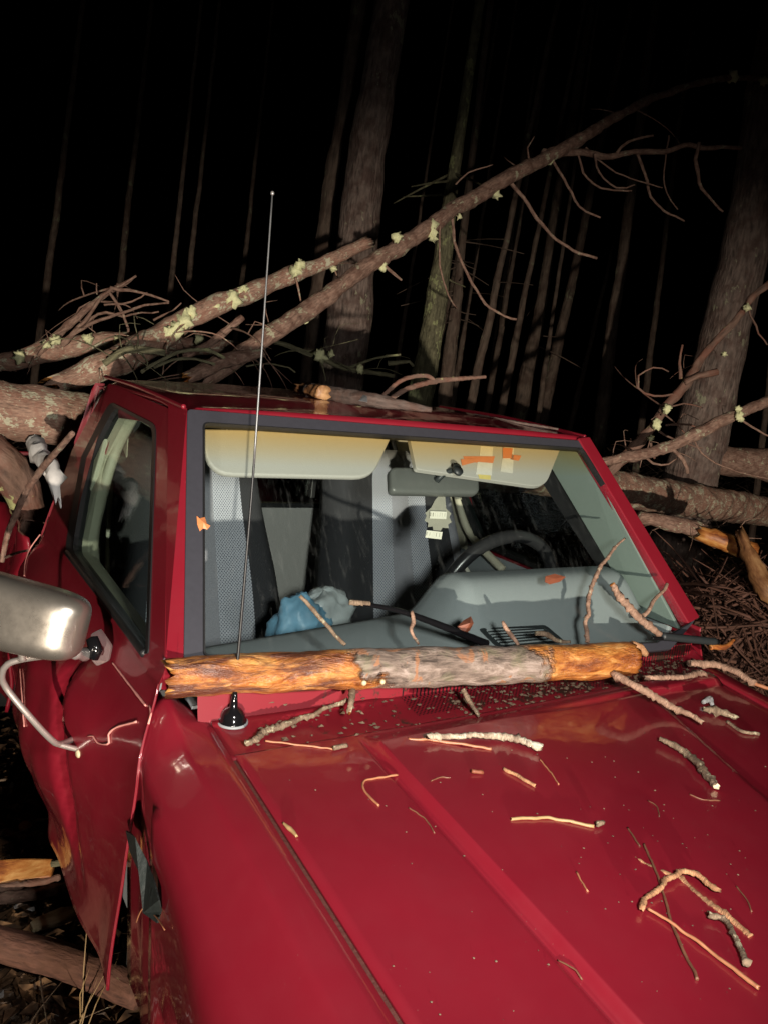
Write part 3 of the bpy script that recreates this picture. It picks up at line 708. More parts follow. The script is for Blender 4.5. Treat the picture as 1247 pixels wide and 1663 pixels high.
# load bed, crumpled on this side
def bedp(y, v):
    zt = 1.03-.05*sst(y, 1.9, 2.8); z = zt+(.42-zt)*v
    x = .80+.05*sst(v, .1, .5)+.05*noise.noise(V((y*2.2, z*3, 0)))+.03*noise.noise(V((y*7, z*7, 3)))
    return V((-x, y, z+.02*noise.noise(V((y*5, 0, 0)))*(1-v)))
bd = grid('bed_side', lin(1.40, 3.5, 50), lin(0, 1, 26), bedp, P, T); solid(bd, .01, 0)
bd2 = grid('bed_side', lin(1.40, 3.5, 12), lin(0, 1, 6), lambda y, v: V((.80, y, 1.03-.6*v)), P, T); solid(bd2, .01, 0)
box('bed_floor', (0, 2.45, .62), (.78, 1.04, .02), M['under'], T, .004)
box('bed_front_panel', (0, 1.42, .80), (.78, .012, .20), P, T, .004)
box('tailgate', (0, 3.5, .78), (.78, .02, .24), P, T, .006)
# nose, bumper, lamps, wheels (out of frame but part of the truck)
box('grille', (0, -1.30, .78), (.42, .02, .09), M['dashdark'], T, .01)
for s_ in (-1, 1): box('headlight', (s_*.56, -1.30, .78), (.11, .02, .08), M['chrom_lens'], T, .01)
box('nose_panel', (0, -1.29, .89), (.79, .012, .018), P, T, .004)
box('lower_valance', (0, -1.28, .62), (.79, .012, .06), P, T, .004)
box('front_bumper', (0, -1.36, .50), (.84, .05, .07), M['chrome'], T, .02)
box('chassis', (0, 1.1, .40), (.45, 2.3, .05), M['under'], T, .01)
box('engine_bay', (0, -.65, .66), (.5, .5, .18), M['under'], T, .02)
for s_ in (-1, 1):
    for yw in (-.56, 2.45):
        Wl = thing('wheel', None, None, (s_*.70, yw, .33)); Wl.parent = T
        lathe('tyre', (s_*.69, yw, .325), (s_, 0, 0), [(.20, -.10), (.30, -.105), (.33, -.085), (.335, 0), (.33, .085), (.30, .105), (.20, .10)], M['tyre'], Wl, 40)
        lathe('wheel_rim', (s_*.69, yw, .325), (s_, 0, 0), [(.19, -.06), (.205, .095), (.18, .09), (.16, .05), (.06, .06), (.05, .09), (.0, .09)], M['rim'], Wl, 32)

# ================================================================ INSIDE, LOOSE
# air freshener card hung from the mirror
af = thing('air_freshener', 'grey card air freshener with paper labels hanging from the rear view mirror', 'air freshener', G(710, 800, -.10))
out = [(715, 802), (722, 803), (724, 826), (732, 834), (729, 840), (733, 848), (727, 852), (728, 858), (718, 857), (715, 862), (703, 861), (702, 855), (694, 856), (695, 849), (689, 846), (692, 838), (690, 833), (700, 824), (706, 812)]
slab('card', [G(*p, -.125) for p in out], -FW, .003, M['card'], af)
def lab(px, nb):
    q = [G(*p, -.118) for p in px]; o = slab('label', q, -FW, .0012, M['label'], af)
    for k in range(nb):
        a, b = (k+.15)/nb, (k+.15+.5*random.random()*.8)/nb
        slab('print', [q[0].lerp(q[1], a).lerp(q[3].lerp(q[2], a), .2)-FW*.0006, q[0].lerp(q[1], b).lerp(q[3].lerp(q[2], b), .2)-FW*.0006, q[0].lerp(q[1], b).lerp(q[3].lerp(q[2], b), .7)-FW*.0006, q[0].lerp(q[1], a).lerp(q[3].lerp(q[2], a), .7)-FW*.0006], -FW, .0006, M['card'], o)
lab([(698, 830), (725, 831), (724, 843), (697, 842)], 7)
lab([(692, 861), (718, 864), (716, 876), (690, 873)], 5)
tube('string', [G(712, 798, -.11), G(716, 803, -.123)], .0009, M['label'], af, 5)
# bag and blue bundle on the middle of the seat
def lump(name, c, h, mat, seed, fold=.25, label=None, cat=None):
    vv, ff = [], []; nu, nv = 40, 24
    for j in range(nv):
        ph = -math.pi/2+math.pi*j/(nv-1)
        for i in range(nu):
            th = 2*math.pi*i/nu; d = V((math.cos(th)*math.cos(ph), math.sin(th)*math.cos(ph), math.sin(ph)))
            k = 1+fold*(noise.noise(d*1.6+V((seed, 0, 0)))+.55*abs(noise.noise(d*3.5+V((seed, 3, 0))))+.25*noise.noise(d*8+V((0, seed, 0))))
            vv.append(V(c)+V((d.x*h[0]*k, d.y*h[1]*k, d.z*h[2]*k)))
    for j in range(nv-1):
        for i in range(nu): ff.append((j*nu+i, j*nu+(i+1) % nu, (j+1)*nu+(i+1) % nu, (j+1)*nu+i))
    o = mk(name, vv, ff, mat, base=c); return props(o, label, cat)
lump('plastic_bag', ony(522, 995, .70)+V((0, 0, -.02)), (.105, .09, .085), M['bag'], 3.1, .35, 'crumpled white plastic bag on the seat of the red truck', 'bag')
lump('blue_bag', ony(487, 1010, .64)+V((0, 0, -.01)), (.085, .06, .085), M['blue'], 8.3, .3, 'pale blue bag standing in front of the white bag inside the cab', 'bag')

# ================================================================ WOOD ON THE TRUCK
# the stripped log across the foot of the windscreen
def logmat():
    t, f, wood, b = bare('half_stripped_pine_log', ORANGE, 1.4)
    at = t.n('ShaderNodeAttribute', attribute_name='lc'); s = t.n('ShaderNodeSeparateXYZ'); t.set(s, 0, at.outputs['Vector'])
    v = t.attr((12, 40, 40)); n = t.noise(v, 1, 6, .7, .5); big = t.noise(t.attr(), 14, 5, .6)
    x = t.math('ADD', s.outputs[0], t.math('MULTIPLY', t.math('SUBTRACT', big, .5), .22)); x = t.math('ADD', x, t.math('MULTIPLY', s.outputs[2], -.5))
    m = t.math('MULTIPLY', t.ramp(t.math('ADD', x, t.math('MULTIPLY', t.math('SUBTRACT', n, .5), .10)), [(LOGA-.01, 0), (LOGA+.02, 1)]), t.ramp(t.math('ADD', x, t.math('MULTIPLY', t.math('SUBTRACT', n, .5), .10)), [(LOGB-.01, 1), (LOGB+.02, 0)]))
    bk = t.ramp(n, [(.35, (.06, .042, .033)), (.5, (.21, .155, .125)), (.65, (.38, .30, .26))])
    bk = t.mix(t.ramp(t.noise(t.attr(), 22, 4), [(.54, 0), (.66, .45)]), bk, (.17, .165, .09))
    bk = t.mix(t.ramp(t.noise(t.attr(), 17, 4, .6, 1), [(.60, 0), (.64, .8)]), bk, (.34, .15, .07))
    # wet dark inner bark left on the stripped end
    dk = t.math('MULTIPLY', t.ramp(t.noise(t.attr((7, 30, 30)), 1, 5, .7, .6), [(.44, 0), (.56, 1)]), t.ramp(x, [(LOGA-.10, 1), (LOGA-.05, .15)]))
    wood = t.mix(dk, wood, (.11, .035, .018))
    c = t.mix(m, wood, bk)
    return t.pbr(Base_Color=c, Roughness=t.mix(m, (.33,)*3, (.7,)*3), Normal=t.bump(t.math('ADD', n, t.math('MULTIPLY', m, .9)), 1.0, .012))
pa = onz(282, 1100, 1.103); pb = onz(630, 1086, 1.098); pc = onz(1019, 1071, 1.094)
L = (pc-pa).length; LOGA, LOGB = .31*1.0*(pb-pa).length/.45*1.0, 0
LOGA = (onz(585, 1090, 1.09)-pa).length; LOGB = (onz(868, 1078, 1.09)-pa).length
M['log'] = logmat()
lg = thing('broken_log', 'half stripped orange and grey log lying along the foot of the windscreen', 'log', pa)
tube('log_body', [pa, pa.lerp(pc, .3)+V((0, .003, .002)), pa.lerp(pc, .6)+V((0, 0, -.001)), pc], [.037, .041, .043, .041], M['log'], lg, 48, step=.007, rough=.055, ends=(.022, .014), endmat=M['orange'], fs=14)
def stub(px, o, r, par, mat, nm='branch_stub'): tube(nm, [q for q in px], r, mat, par, 8, step=.004, rough=.2, ends=(None, .006), endmat=M['orange'])
stub([ony(572, 1118, pa.y-.07), ony(571, 1135, pa.y-.10), ony(567, 1156, pa.y-.115)], 0, [.008, .005], lg, M['twig_dark'])
stub([onhood(752, 1120, .045), onhood(762, 1140, .03), onhood(776, 1160, .012)], 0, [.006, .004], lg, M['twig_dark'])
for a, b in ((588, 1112), (618, 1110)): lathe('bark_knot', onhood(a, b, .09)+V((0, -.006, .006)), -FW, [(.004, -.006), (.006, 0), (.003, .004)], M['pale'], lg, 8)

def stick(label, px, r, mat, surf='hood', off=0, name='twig', cat='twig', group='twigs and needles scattered over the truck hood', ring=0, offs=None, ends=(.002, .002), endmat=None, sides=8, extra=None):
    P_ = []
    for i, p in enumerate(px):
        o = offs[i] if offs else off
        if surf == 'hood': q = onhood(p[0], p[1], 0); q = onhood(p[0], p[1], (hz(q.x, q.y)-(1.006+.098*(q.y+.137)) if abs(q.x) < .66 else 0)+o+(max(r) if hasattr(r, '__len__') else r))
        elif surf == 'glass': q = G(p[0], p[1], o+.008)
        P_.append(q)
    if ring and ends == (.002, .002): ends = (.006, .006)
    if ring: r = [x*.84 for x in (r if hasattr(r, '__len__') else [r, r])]
    pr_ = r if hasattr(r, '__len__') else [r, r]
    if extra is None: return props(tube(name, P_, r, mat, None, sides, step=max(.004, max(pr_)*.8), rough=.14, ring=ring, ends=ends, endmat=endmat, fs=120, wob=0 if ring else max(pr_)*.8), label, cat, group)
    th = thing(name, label, cat, P_[0], group)
    tube('stem', P_, r, mat, th, sides, step=max(.004, max(pr_)*.8), rough=.14, ring=ring, ends=ends, endmat=endmat, fs=120)
    for (qx, qr, qo) in extra:
        tube('side_twig', [onhood(a, b, o+qo+.005) if surf == 'hood' else G(a, b, o+qo+.008) for (a, b), o in zip(qx, [off]*len(qx))], qr, mat, th, 7, step=.005, rough=.15, ring=ring, fs=120)
    return th
tw, td, to, twh, ne, nd, sw_ = M['twig'], M['twig_dark'], M['twig_orange'], M['twig_white'], M['needle'], M['needle_dark'], M['straw']
stick('dark scaly twig running from beside the antenna up to the log', [(399, 1210), (430, 1190), (470, 1176), (520, 1156), (562, 1137)], [.0065, .0075, .007, .005, .0045], td, offs=[0, 0, .0, .01, .03], ring=.18)
stick('long thin orange needle just below the antenna twig, dark knob at its end', [(432, 1203), (480, 1209), (540, 1216)], .0018, ne)
stick('small dark brown bud at the end of the needle below the antenna', [(543, 1216), (563, 1210)], [.005, .004], td, name='bark_bit', cat='bark')
stick('hook shaped orange needle lying left of the raised hood ridge', [(645, 1258), (612, 1263), (593, 1268), (590, 1278), (600, 1294), (615, 1308)], .0020, ne)
stick('thick whitish lichen covered twig in the middle of the rear hood', [(697, 1200), (740, 1196), (790, 1195), (830, 1200), (878, 1214)], [.0075, .006, .0065, .0085, .007], twh, ring=.20, off=.003)
stick('long orange splinter under the whitish twig on the hood', [(663, 1200), (720, 1204), (797, 1216)], .0028, ne)
stick('thin curved needle hanging off the end of the whitish twig', [(876, 1234), (892, 1252), (906, 1273)], .0014, ne)
stick('short straight tan splinter right of the raised hood ridge', [(818, 1248), (868, 1276)], .0034, to)
stick('long pale straw coloured stalk in the middle of the hood', [(830, 1330), (880, 1328), (910, 1331), (963, 1342)], .0028, sw_)
stick('round dark bud just past the end of the straw stalk', [(969, 1340), (979, 1338)], [.005, .004], td, name='bark_bit', cat='bark')
stick('long scaly pink twig jutting from under the right end of the log', [(995, 1094), (1030, 1115), (1075, 1140), (1136, 1175)], [.011, .010, .009, .006], tw, offs=[.05, .045, .03, .01], ring=.18)
stick('scaly twig lying flat along the raised rear lip of the hood', [(1048, 1102), (1095, 1100), (1142, 1094)], [.007, .009], tw, offs=[.01, .012, .014], ring=.18)
stick('scaly pink twig curving down at the far corner of the hood', [(1122, 1080), (1160, 1080), (1190, 1092), (1220, 1110)], [.012, .011, .010, .009], tw, offs=[.02, .02, .02, .012], ring=.18)
stick('thin red twig at the right border of the photo, over the hood', [(1196, 1090), (1222, 1108), (1262, 1124)], .005, ne, offs=[.02, .02, .02])
stick('dark mossy twig with a pale broken tip near the far hood edge', [(1068, 1203), (1100, 1218), (1130, 1240), (1161, 1276)], [.006, .008, .009, .007], td, ring=.20, endmat=M['pale'], extra=[([(1092, 1214), (1118, 1222), (1141, 1233)], [.005, .004], 0), ([(1130, 1244), (1152, 1252), (1165, 1262)], .005, 0)])
stick('short dull needle above the forked orange twig', [(1019, 1345), (1038, 1374)], .0016, nd)
stick('long dark needle crossing under the forked orange twig', [(1046, 1372), (1064, 1415), (1078, 1455), (1092, 1505), (1132, 1590)], [.0018, .0024], nd)
stick('forked orange scaly twig with a pale lichen tip on the near right hood', [(1041, 1476), (1050, 1460), (1072, 1440), (1100, 1420), (1130, 1424), (1165, 1446)], [.006, .0045, .0045, .005, .005, .0045], to, off=.003, ring=.20,
      extra=[([(1096, 1424), (1120, 1445), (1150, 1472), (1180, 1492), (1216, 1522)], [.005, .0055], .003), ([(1088, 1424), (1060, 1414), (1029, 1396)], [.005, .004], .002)])
stick('dark mossy twig end below the forked orange twig', [(1152, 1486), (1172, 1494), (1192, 1520), (1210, 1565)], [.006, .0045, .0045, .005], td, ring=.20, off=.002)
stick('long straight pink needle running to the lower right from the forked twig', [(1052, 1476), (1110, 1512), (1170, 1558), (1230, 1604)], [.0022, .003], ne, off=.002)
stick('tiny orange needle alone right of the bright hood ridge', [(936, 1417), (953, 1447)], .0014, ne)
stick('torn yellow splinter caught in the gap between hood and fender', [(460, 1336), (470, 1345), (482, 1358)], [.0018, .0035, .0018], sw_, name='splinter', cat='splinter')
stick('brown scrap of leaf stuck to the hood above the straw stalk', [(765, 1253), (782, 1253)], .004, M['leaf'], name='bark_bit', cat='bark')
stick('whitish broken bark lump by the pink twig at the far side of the hood', [(1142, 1141), (1152, 1136), (1158, 1146)], [.005, .009, .004], M['white'], name='bark_bit', cat='bark')
stick('dark crumbled bark beside the white lump at the far side of the hood', [(1140, 1152), (1165, 1156), (1192, 1165)], [.008, .010, .006], td, name='bark_bit', cat='bark', ring=.3)
stick('curved dark twig at the far right behind the crumbled bark', [(1180, 1172), (1205, 1188), (1232, 1192)], .004, td)
for lb_, px_ in (('fine dark needle between the raised ridge and the hook shaped needle', [(664, 1312), (690, 1330), (705, 1352)]), ('fine needle fragment near the bottom edge of the photo on the hood', [(905, 1560), (930, 1572), (944, 1590)]),
                 ('tiny bent needle right of the straw stalk bud', [(1052, 1300), (1066, 1310), (1070, 1326)]), ('short brown needle left of the bark scrap on the hood', [(700, 1268), (716, 1262), (730, 1263)]),
                 ('fine needle lying beside the right hood ridge', [(1120, 1290), (1140, 1298), (1168, 1300)]), ('thin dark needle fragment at the right border on the hood', [(1196, 1440), (1212, 1462), (1220, 1480)])):
    stick(lb_, px_, .0012, nd)
# small crumbs: nobody could count them
vv, ff = [], []
for k in range(120):
    a, b = random.uniform(430, 1247), random.uniform(1190, 1660)
    if random.random() < .5: a, b = random.gauss(1080, 110), random.gauss(1360, 110)
    q = onhood(a, b, 0)
    if not (-.65 < q.x < .65 and -1.2 < q.y < -.15): continue
    q.z = hz(q.x, q.y)+.0006; r_ = random.uniform(.0006, .0022); j = len(vv)
    for t in range(5): vv.append(q+V((math.cos(t*1.25)*r_*random.uniform(.6, 1.4), math.sin(t*1.25)*r_, random.uniform(0, .001))))
    vv.append(q+V((0, 0, r_*.9)))
    for t in range(5): ff.append((j+t, j+(t+1) % 5, j+5))
for k in range(1100):
    x, y = random.uniform(-.62, .70), random.uniform(-.14, .0)
    if x < -.15 and random.random() < .8: continue
    q = cowlp(x, y)+V((0, 0, .002)); r_ = random.uniform(.001, .006); j = len(vv)
    for t in range(5): vv.append(q+V((math.cos(t*1.25)*r_*random.uniform(.5, 2), math.sin(t*1.25)*r_, random.uniform(0, .003))))
    vv.append(q+V((0, 0, r_*.8)))
    for t in range(5): ff.append((j+t, j+(t+1) % 5, j+5))
props(mk('bark_crumbs', vv, ff, M['twig_dark'], smooth=False), 'crumbs of bark strewn over the hood and windscreen foot', 'bark crumbs', kind='stuff')
# sticks leaning on the windscreen foot
gw = 'twigs standing at the foot of the windscreen'
stick('tall curved reddish twig standing up in front of the steering wheel side', [(956, 1045), (952, 1010), (956, 970), (972, 925), (990, 900), (1013, 876)], [.006, .007, .0065, .006, .005, .003], tw, 'glass', offs=[.03, .035, .04, .045, .05, .055], group=gw, ring=.05)
stick('thick scaly stick leaning at the lower right of the windscreen', [(990, 949), (1010, 972), (1035, 1000), (1068, 1030)], [.010, .012, .012, .010], tw, 'glass', offs=[.06, .055, .05, .04], group=gw, ring=.18, endmat=M['orange'])
stick('thin branchlet rising from the thick scaly stick to the pillar', [(1046, 999), (1062, 976), (1083, 948)], [.006, .0045], tw, 'glass', offs=[.05, .05, .05], group=gw)
stick('slim brown twig slanting in front of the white bag', [(488, 968), (510, 990), (530, 1015), (560, 1047)], [.004, .005, .0045, .004], td, 'glass', offs=[.02, .02, .025, .03], group=gw)
stick('short upright twig crossing the wiper arm', [(668, 994), (671, 1010), (668, 1024), (678, 1046)], [.0045, .005, .004, .003], tw, 'glass', offs=[.035, .035, .035, .03], group=gw)
stick('short crooked twig standing over the dash vent', [(815, 1010), (822, 1022), (828, 1030), (842, 1046)], [.0035, .006, .006, .004], tw, 'glass', offs=[.03]*4, group=gw)
stick('grey crooked bark piece on the log right of the dash vent', [(870, 1030), (888, 1032), (905, 1040), (925, 1042)], [.006, .007, .005, .004], td, 'glass', offs=[.03]*4, group=gw)
stick('torn orange splinter beyond the far wiper', [(1155, 1052), (1175, 1050), (1192, 1041)], [.007, .008, .004], M['orange'], 'glass', offs=[.02, .02, .02], name='splinter', cat='splinter', group=gw)
stick('jagged bark piece at the right end of the log', [(1025, 1046), (1040, 1052), (1052, 1062)], [.010, .014, .008], M['twig_orange'], 'glass', offs=[.02, .02, .02], name='bark_piece', cat='bark', group=gw)
# leaves stuck on the glass
def leaf(px, label, mat, o=.006, curl=.01):
    pts = [G(*p, o) for p in px]; c = sum(pts, V((0, 0, 0)))/len(pts)+WN*curl; n = len(pts)
    vs = pts+[c]; ff = [(i, (i+1) % n, n) for i in range(n)]
    ob = mk('dead_leaf', vs, ff, mat, base=pts[0], smooth=False); solid(ob, .0012, 0); return props(ob, label, 'leaf', 'dead leaves on the windscreen')
leaf([(320, 838), (325, 842), (333, 840), (336, 850), (342, 854), (337, 860), (330, 858), (325, 863), (321, 852)], 'small orange leaf stuck at the left edge of the windscreen', M['leaf_orange'], .012, .006)
leaf([(885, 936), (900, 932), (918, 937), (908, 945), (892, 949), (884, 945)], 'rust brown leaf stuck on the windscreen above the dash', M['leaf'], .006, .004)
leaf([(742, 1018), (752, 1008), (764, 1001), (768, 1012), (762, 1024), (752, 1031), (748, 1022)], 'curled brown leaf on the windscreen just above the wiper arm', M['leaf'], .012, .018)

# roof wreckage
def onroof(x, y, o=0): return onz(x, y, 1.606+o)
rl = thing('broken_branch', 'broken branch with torn orange end lying on the cab roof', 'branch', onroof(492, 634))
tube('branch_body', [onroof(505, 634, .02), onroof(560, 643, .02), onroof(620, 652, .02), onroof(700, 666, .012)], [.023, .021, .018, .006], M['bark_dark'], rl, 20, step=.01, rough=.1, ends=(.03, None), endmat=M['orange'])
tube('torn_end', [onroof(488, 631, .02), onroof(500, 633, .02), onroof(524, 638, .021)], [.013, .019, .021], M['torn_brown'], rl, 18, step=.008, rough=.15, ends=(.035, .01), endmat=M['torn_brown'])
slab('white_bark_flake', [onroof(583, 651, .045), onroof(590, 641, .05), onroof(596, 643, .05), onroof(597, 653, .045)], -FW, .003, M['white'], rl)
def rf(px, z): return [onz(a, b, zz) for (a, b), zz in zip(px, z)]
tf = thing('forked_twig', 'forked pale twig arching above the cab roof', 'twig', onz(602, 662, 1.60))
tube('twig_stem', [ony(602, 663, .62), ony(625, 640, .66), ony(655, 616, .70), ony(690, 610, .74), ony(705, 618, .76)], [.005, .006, .0065, .0065, .007], M['bark'], tf, 10, step=.006, rough=.12)
tube('twig_fork', [ony(632, 650, .66), ony(660, 632, .70), ony(705, 619, .76), ony(745, 615, .80), ony(787, 612, .84)], [.008, .008, .009, .008, .006], M['bark'], tf, 10, step=.006, rough=.12)
props(tube('branch', [onz(770, 674, 1.600), onz(840, 687, 1.594), onz(905, 697, 1.588)], [.005, .006, .004], M['bark_dark'], None, 8, rough=.2), 'thin bark strip lying along the far edge of the cab roof', 'branch')

# ================================================================ FALLEN TIMBER BEHIND
def P3(lst): return [far(x, y, d) for x, y, d in lst]
def blobs(par, lst):
    for x, y, d, r in lst:
        c = far(x, y, d-.02); rr = 1.3*r/FPX*d
        vv, ff = [], []; nu, nv = 12, 8; sd = random.random()*9
        for j in range(nv):
            ph = -math.pi/2+math.pi*j/(nv-1)
            for i in range(nu):
                th = 2*math.pi*i/nu; dd = V((math.cos(th)*math.cos(ph), math.sin(th)*math.cos(ph), math.sin(ph)))
                k = 1+.9*noise.noise(dd*2.2+V((sd, 0, 0)))+.5*noise.noise(dd*5+V((0, sd, 0))); vv.append(c+dd*rr*k)
        for j in range(nv-1):
            for i in range(nu): ff.append((j*nu+i, j*nu+(i+1) % nu, (j+1)*nu+(i+1) % nu, (j+1)*nu+i))
        mk('lichen_tuft', vv, ff, M['lichen'], par)
def dpx(d, r): return r/FPX*d
# trunk across the load bed
ft = thing('fallen_tree', 'thickest fallen trunk with pale lichen lying across the load bed behind the cab', 'fallen tree', V((-1.8, 1.75, 1.30)))
tube('trunk', [(-2.2, 1.68, 1.46), (-.72, 1.93, 1.385), (.5, 2.05, 1.29), (2.2, 2.25, 1.17), (3.7, 2.45, 1.02), (5.6, 2.75, .84)], [.108, .108, .11, .115, .125, .13], M['bark_big'], ft, 44, step=.022, rough=.07, fs=9)
for x, y in ((1157, 808), (1168, 805), (1186, 810), (1135, 820), (20, 660), (95, 690)):
    pass
def trunk(label, lst, rpx, mat, ends=(None, None), tufts=(), subs=(), sides=22, name='fallen_tree', cat='fallen tree', group=None, endmat=None, rough=.15, auto=6):
    pts = P3(lst); dd = [l[2] for l in lst]; rr = [dpx(d, r) for d, r in zip(dd, rpx)]
    t = thing(name, label, cat, pts[0], group)
    tube('trunk', pts, rr, mat, t, sides, step=max(.02, max(rr)*.5), rough=rough, ends=ends, endmat=endmat or M['orange'], fs=.5/max(rr), wob=max(rr)*.5)
    for q, r in subs:
        pp = P3(q); tube('branch', pp, [dpx(q[0][2], r[0]), dpx(q[-1][2], r[-1])], mat, t, 8, step=.04, rough=.18, wob=dpx(q[0][2], r[0])*1.2)
    for k in range(auto):
        f = random.random()*(len(pts)-1); i = int(f); q = pts[i].lerp(pts[min(i+1, len(pts)-1)], f-i); l = random.uniform(.12, .5); dz = random.uniform(-.6, .5); a = random.uniform(0, 6.28)
        d = V((math.cos(a), math.sin(a), dz)).normalized(); e = V((random.uniform(-.3, .3), random.uniform(-.3, .3), random.uniform(-.5, .1)))*l; w_ = random.uniform(.0025, .006)
        tube('side_twig', [q, q+d*l*.4+e*.1, q+d*l*.75+e*.4, q+d*l+e], [w_, w_*.35], mat, t, 5, step=.04, rough=.2)
        if random.random() < .5: tube('side_twig', [q+d*l*.5+e*.15, q+d*l*.6+e*.5+V((0, 0, .1)), q+d*l*.7+e+V((.1, 0, .12))], [w_*.7, w_*.3], mat, t, 5, step=.04, rough=.2)
    blobs(t, tufts); return t
trunk('long bare leaning trunk arching from behind the roof to the upper right', [(335, 616, 3.5), (430, 548, 3.7), (525, 486, 3.95), (620, 420, 4.2), (730, 345, 4.5), (830, 285, 4.8), (930, 236, 5.1), (1010, 182, 5.4), (1100, 143, 5.8), (1190, 128, 6.1), (1290, 128, 6.4)],
      [17, 15, 14, 13, 12, 11, 9.5, 6.5, 5, 4.5, 4], M['bark_red'], ends=(.06, None),
      tufts=[(497, 512, 4.0, 7), (645, 386, 4.2, 6), (700, 374, 4.4, 9), (702, 386, 4.4, 5), (622, 434, 4.2, 5), (805, 316, 4.75, 5), (745, 352, 4.5, 3), (1190, 124, 6.1, 6), (893, 262, 5, 4), (1240, 132, 6.2, 5)],
      subs=[([(880, 248, 5), (930, 248, 5.1), (985, 252, 5.2), (1050, 246, 5.3), (1120, 240, 5.4), (1205, 238, 5.5)], (6, 3)),
            ([(826, 293, 4.8), (850, 320, 4.8), (880, 365, 4.85), (920, 402, 4.9), (968, 421, 4.95)], (3.2, 2)),
            ([(893, 255, 5), (915, 290, 5.05), (940, 335, 5.1), (974, 354, 5.1)], (2.4, 1.4)),
            ([(938, 252, 5.1), (948, 280, 5.1), (975, 305, 5.15), (1025, 310, 5.2)], (2, 1.2)),
            ([(965, 250, 5.1), (972, 280, 5.2), (1000, 305, 5.2), (1030, 300, 5.2)], (1.8, 1)),
            ([(1035, 250, 5.3), (1045, 285, 5.3), (1062, 330, 5.35), (1110, 360, 5.4)], (2.6, 1.4)),
            ([(1133, 232, 5.4), (1130, 275, 5.4), (1145, 315, 5.45), (1172, 345, 5.5)], (3.2, 1.6)),
            ([(735, 350, 4.5), (738, 392, 4.5), (760, 450, 4.55), (795, 500, 4.6), (838, 519, 4.6)], (2.6, 1.8)),
            ([(714, 366, 4.4), (714, 430, 4.4), (728, 480, 4.45), (742, 500, 4.5)], (1.8, 1)),
            ([(1000, 248, 5.2), (1020, 230, 5.2), (1060, 220, 5.2)], (2.4, 1.6)),
            ([(740, 300, 4.5), (760, 280, 4.5), (800, 268, 4.5)], (1.4, .8)), ([(858, 262, 4.9), (856, 240, 4.9), (868, 222, 4.9)], (1.6, .8)),
            ([(1085, 220, 5.5), (1078, 300, 5.5), (1100, 340, 5.5)], (1.4, .8)), ([(950, 240, 5.2), (1000, 280, 5.2), (1075, 305, 5.2)], (1.6, .8)),
            ([(622, 425, 4.2), (640, 445, 4.2), (652, 455, 4.2)], (3, 1.5))])
trunk('lichen spotted trunk rising left to right behind the roof, torn orange tip', [(95, 630, 3.3), (200, 583, 3.45), (262, 545, 3.6), (320, 512, 3.7), (390, 482, 3.85), (450, 452, 4.0), (520, 428, 4.15), (597, 398, 4.3)],
      [22, 24, 20, 17, 16, 14, 11, 9], M['bark_big'], ends=(.10, .05),
      tufts=[(287, 535, 3.62, 9), (300, 522, 3.65, 10), (312, 508, 3.68, 7), (276, 540, 3.6, 7), (350, 497, 3.75, 6), (378, 485, 3.8, 9), (390, 478, 3.85, 7), (398, 470, 3.85, 5), (480, 440, 4, 7), (488, 430, 4, 6), (542, 436, 4.2, 4)],
      subs=[([(480, 445, 4), (486, 470, 4), (490, 500, 4)], (2, 1)), ([(545, 440, 4.2), (552, 458, 4.2)], (1.5, 1))])
trunk('horizontal mossy trunk behind the left side of the roof', [(-60, 600, 3.9), (20, 588, 3.9), (80, 572, 3.95), (150, 560, 4), (230, 556, 4.1), (320, 562, 4.2), (400, 570, 4.3)],
      [12, 15, 18, 16, 17, 15, 12], M['bark_big'], tufts=[(32, 580, 3.85, 7), (90, 552, 3.9, 6), (145, 550, 3.95, 6), (192, 552, 4, 5), (325, 550, 4.1, 6)], ends=(None, .05))
trunk('tangle of bare twigs fanning up above the mossy trunk at the left', [(60, 575, 3.9), (110, 530, 3.95), (150, 495, 4), (185, 470, 4.05), (215, 452, 4.1)], [7, 6, 5, 4, 2.5], M['bark_red'],
      subs=[([(100, 560, 3.9), (140, 520, 3.95), (170, 480, 4), (222, 448, 4)], (4, 1.5)), ([(95, 560, 3.9), (150, 525, 3.95), (220, 500, 4), (275, 492, 4)], (4, 1.2)), ([(110, 550, 4), (160, 510, 4), (200, 512, 4), (258, 506, 4)], (3, 1.2)),
            ([(180, 468, 4), (230, 475, 4), (275, 490, 4)], (3, 1.4)), ([(180, 475, 4), (200, 510, 4), (208, 535, 4), (207, 550, 4)], (2.5, 1.5)), ([(170, 495, 4), (215, 490, 4), (240, 475, 4)], (2, 1)), ([(120, 520, 4), (130, 500, 4), (148, 490, 4)], (2, 1)), ([(158, 478, 4), (157, 460, 4)], (1.5, 1)), ([(250, 520, 4), (280, 505, 4), (295, 492, 4)], (2, 1))],
      name='dead_branch', cat='branch', tufts=[(75, 560, 3.9, 5)])
trunk('arching branch with a strip of yellow lichen just above the roof corner', [(170, 590, 3.2), (200, 570, 3.2), (225, 567, 3.2), (268, 574, 3.25)], [5, 6, 6, 5], M['bark_green'], name='dead_branch', cat='branch', subs=[([(230, 604, 3.2), (265, 583, 3.25), (310, 568, 3.3), (340, 567, 3.3), (365, 583, 3.3)], (3, 2.5)), ([(250, 595, 3.3), (300, 582, 3.3), (350, 590, 3.3)], (3, 2))])
trunk('short tan branch stub pointing up right between the two leaning trunks', [(300, 580, 3.8), (345, 556, 3.8), (395, 515, 3.8)], [6, 6, 5], M['bark_red'], name='dead_branch', cat='branch', subs=[([(330, 585, 3.8), (370, 580, 3.8), (400, 560, 3.8)], (4, 3))])
trunk('orange broken branch end resting just above the middle of the roof', [(310, 612, 3.3), (340, 600, 3.4), (375, 585, 3.5), (430, 575, 3.6)], [9, 13, 12, 6], M['bark_red'], ends=(.04, None), name='dead_branch', cat='branch')
